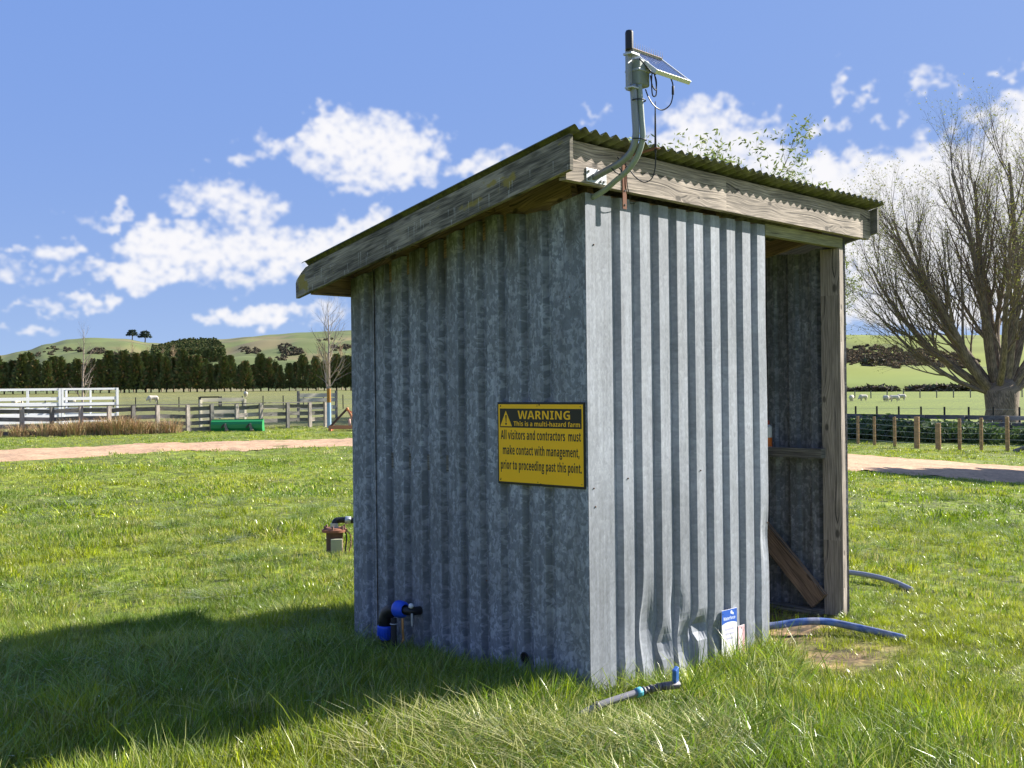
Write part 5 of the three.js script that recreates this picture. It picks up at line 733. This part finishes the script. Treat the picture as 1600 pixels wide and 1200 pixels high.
  for (let i = 0; i < 900; i++) { const th = mix(-33, 33, rm_()), R = Math.sqrt(mix(3.4 ** 2, 17 ** 2, rm_())), [c, s] = heading(th), x = EYE.x + c * R, z = EYE.z + s * R; if (inShed(x, z, 0.06) || patchOfDirt(x, z) > 0.1 || Math.hypot(x + 0.02, z - 0.3) < 0.42 || fbm(x * 0.7 + 21, z * 0.7, 3) < 0.5) continue; ML[i % 2].push([x, z, 0.55 + rm_() * 0.6, rm_()]); }
  ML.forEach((L, k) => { const m = new THREE.InstancedMesh(mound[k], soft, L.length); m.name = numbered('grass_tussocks'); m.castShadow = m.receiveShadow = true; L.forEach(([x, z, s, q], i) => { d.position.set(x, ground(x, z) - 0.01, z); d.rotation.set(0, q * 6.28, 0); d.scale.set(s * 1.1, s * (0.7 + q * 0.5), s * 1.1); d.updateMatrix(); m.setMatrixAt(i, d.matrix); col.setRGB(0.13 + q * 0.1, 0.23 + q * 0.06, 0.012); m.setColorAt(i, col); }); m.userData = { kind: 'stuff', label: 'darker leafy tussocks scattered through the pasture grass', category: 'grass' }; scene.add(m); });
  // pale dead grass combed flat in front of the shed corner
  const hay = [tuft(41, 16, 0.05, 0.12, 0.0045, 0.26), tuft(42, 16, 0.05, 0.10, 0.004, 0.3)], HL = [[], []], rh = rng(71);
  for (let i = 0; i < 1500; i++) { const q = rh() * 6.283, e = Math.sqrt(rh()), a = Math.cos(q) * e * 0.85, b = Math.sin(q) * e * 0.55, x = -0.72 + a * 0.692 + b * 0.7215, z = 0.42 + a * 0.7215 - b * 0.692; if (inShed(x, z, 0.02) || rh() > 1.25 - e || (x > -0.42 && x < 0.3 && z > 0.12 + (x + 0.3) * 0.25 && z < 0.52 + (x + 0.3) * 0.3)) continue; HL[i % 2].push([x, z, 0.6 + rh() * 0.6, rh()]); }
  HL.forEach((L, k) => { const m = new THREE.InstancedMesh(hay[k], k ? shiny : soft, L.length); m.name = numbered('flattened_grass'); m.castShadow = m.receiveShadow = true; L.forEach(([x, z, s, q], i) => { d.position.set(x, ground(x, z) + 0.01, z); d.rotation.set(0.25 + (q - 0.5) * 0.4, q * 6.28, 0.5); d.scale.setScalar(s); d.updateMatrix(); m.setMatrixAt(i, d.matrix); const t = q < 0.5 ? [0.48, 0.47, 0.16] : q < 0.8 ? [0.38, 0.43, 0.07] : [0.24, 0.34, 0.015]; col.setRGB(...t); m.setColorAt(i, col); }); m.userData = { kind: 'stuff', label: 'pale flattened grass in front of the shed corner', category: 'grass' }; scene.add(m); });
  // rushes by the fence: each clump a thing
  const rush = (seed) => { const rr = rng(seed), a = new Acc(); for (let i = 0; i < 330; i++) { const q = rr() * 6.283, e = Math.sqrt(rr()) * 0.34, g = 0.7 + rr() * 0.6, t = rr(), c = t < 0.62 ? [0.50 * g, 0.32 * g, 0.18 * g] : t < 0.9 ? [0.44 * g, 0.36 * g, 0.17 * g] : [0.16 * g, 0.16 * g, 0.05 * g]; blade(a, Math.cos(q) * e, Math.sin(q) * e, 0.55 * (0.5 + rr() * 0.7), 0.014, 0.18 * rr() + e * 0.45, q + (rr() - 0.5), rr, c); } return a.build(); };
  const rg = [rush(1), rush(2), rush(3)], rm = new THREE.MeshStandardMaterial({ vertexColors: true, roughness: 0.9 });
  [[10.7, -35.3, 0.8], [11.45, -35.0, 0.9], [12.1, -34.55, 1], [12.6, -34.3, 1.0], [12.95, -33.9, 1.25], [13.35, -33.9, 1.05], [13.75, -33.6, 1.15], [14.05, -33.35, 1.3], [14.4, -33.25, 1.25], [14.8, -33.0, 1.05], [15.35, -32.9, 0.95], [15.9, -32.7, 1.0]].forEach(([x, z, s], i) => { const b = mesh('rush_clump', rg[i % 3], rm); tag(b, 'brown rush tussock in front of the long timber rail fence', 'rushes', 'rush tussocks along the fence'); b.position.set(x, ground(x, z), z); b.scale.set(s * 1.1, s, s * 1.1); b.rotation.y = i * 1.9; });
  // weeds between the two right hand fences
  const wt = []; const rw = rng(14); for (let k = 0; k < 46; k++) wt.push([V((rw() - 0.5) * 0.5, rw() * 0.55, (rw() - 0.5) * 0.5), 0]); const weed = leafGeo(wt, rw, 2, 0.1, 0.1, [[0.05, 0.10, 0.02], [0.08, 0.14, 0.03], [0.12, 0.17, 0.06]]);
  const wl = []; for (let i = 0; i < 620; i++) { const t = rw(), z = mix(-24, -7, t), x = mix(39.3, 42.6, Math.sqrt(rw())) + 0.6 * t * -1; wl.push([x, z, (0.7 + rw() * 0.8) * (0.6 + 0.8 * fbm(x * 0.5, z * 0.5, 2))]); }
  const wm = new THREE.InstancedMesh(weed, leafMat, wl.length); wm.name = 'weeds'; wl.forEach(([x, z, s], i) => { d.position.set(x, ground(x, z), z); d.rotation.set(0, i, 0); d.scale.setScalar(s); d.updateMatrix(); wm.setMatrixAt(i, d.matrix); }); wm.userData = { kind: 'stuff', label: 'dark leafy weeds growing along the right hand rail fence', category: 'weeds' }; wm.castShadow = wm.receiveShadow = true; scene.add(wm);
}
console.log('grass done');
renderer.render(scene, camera);
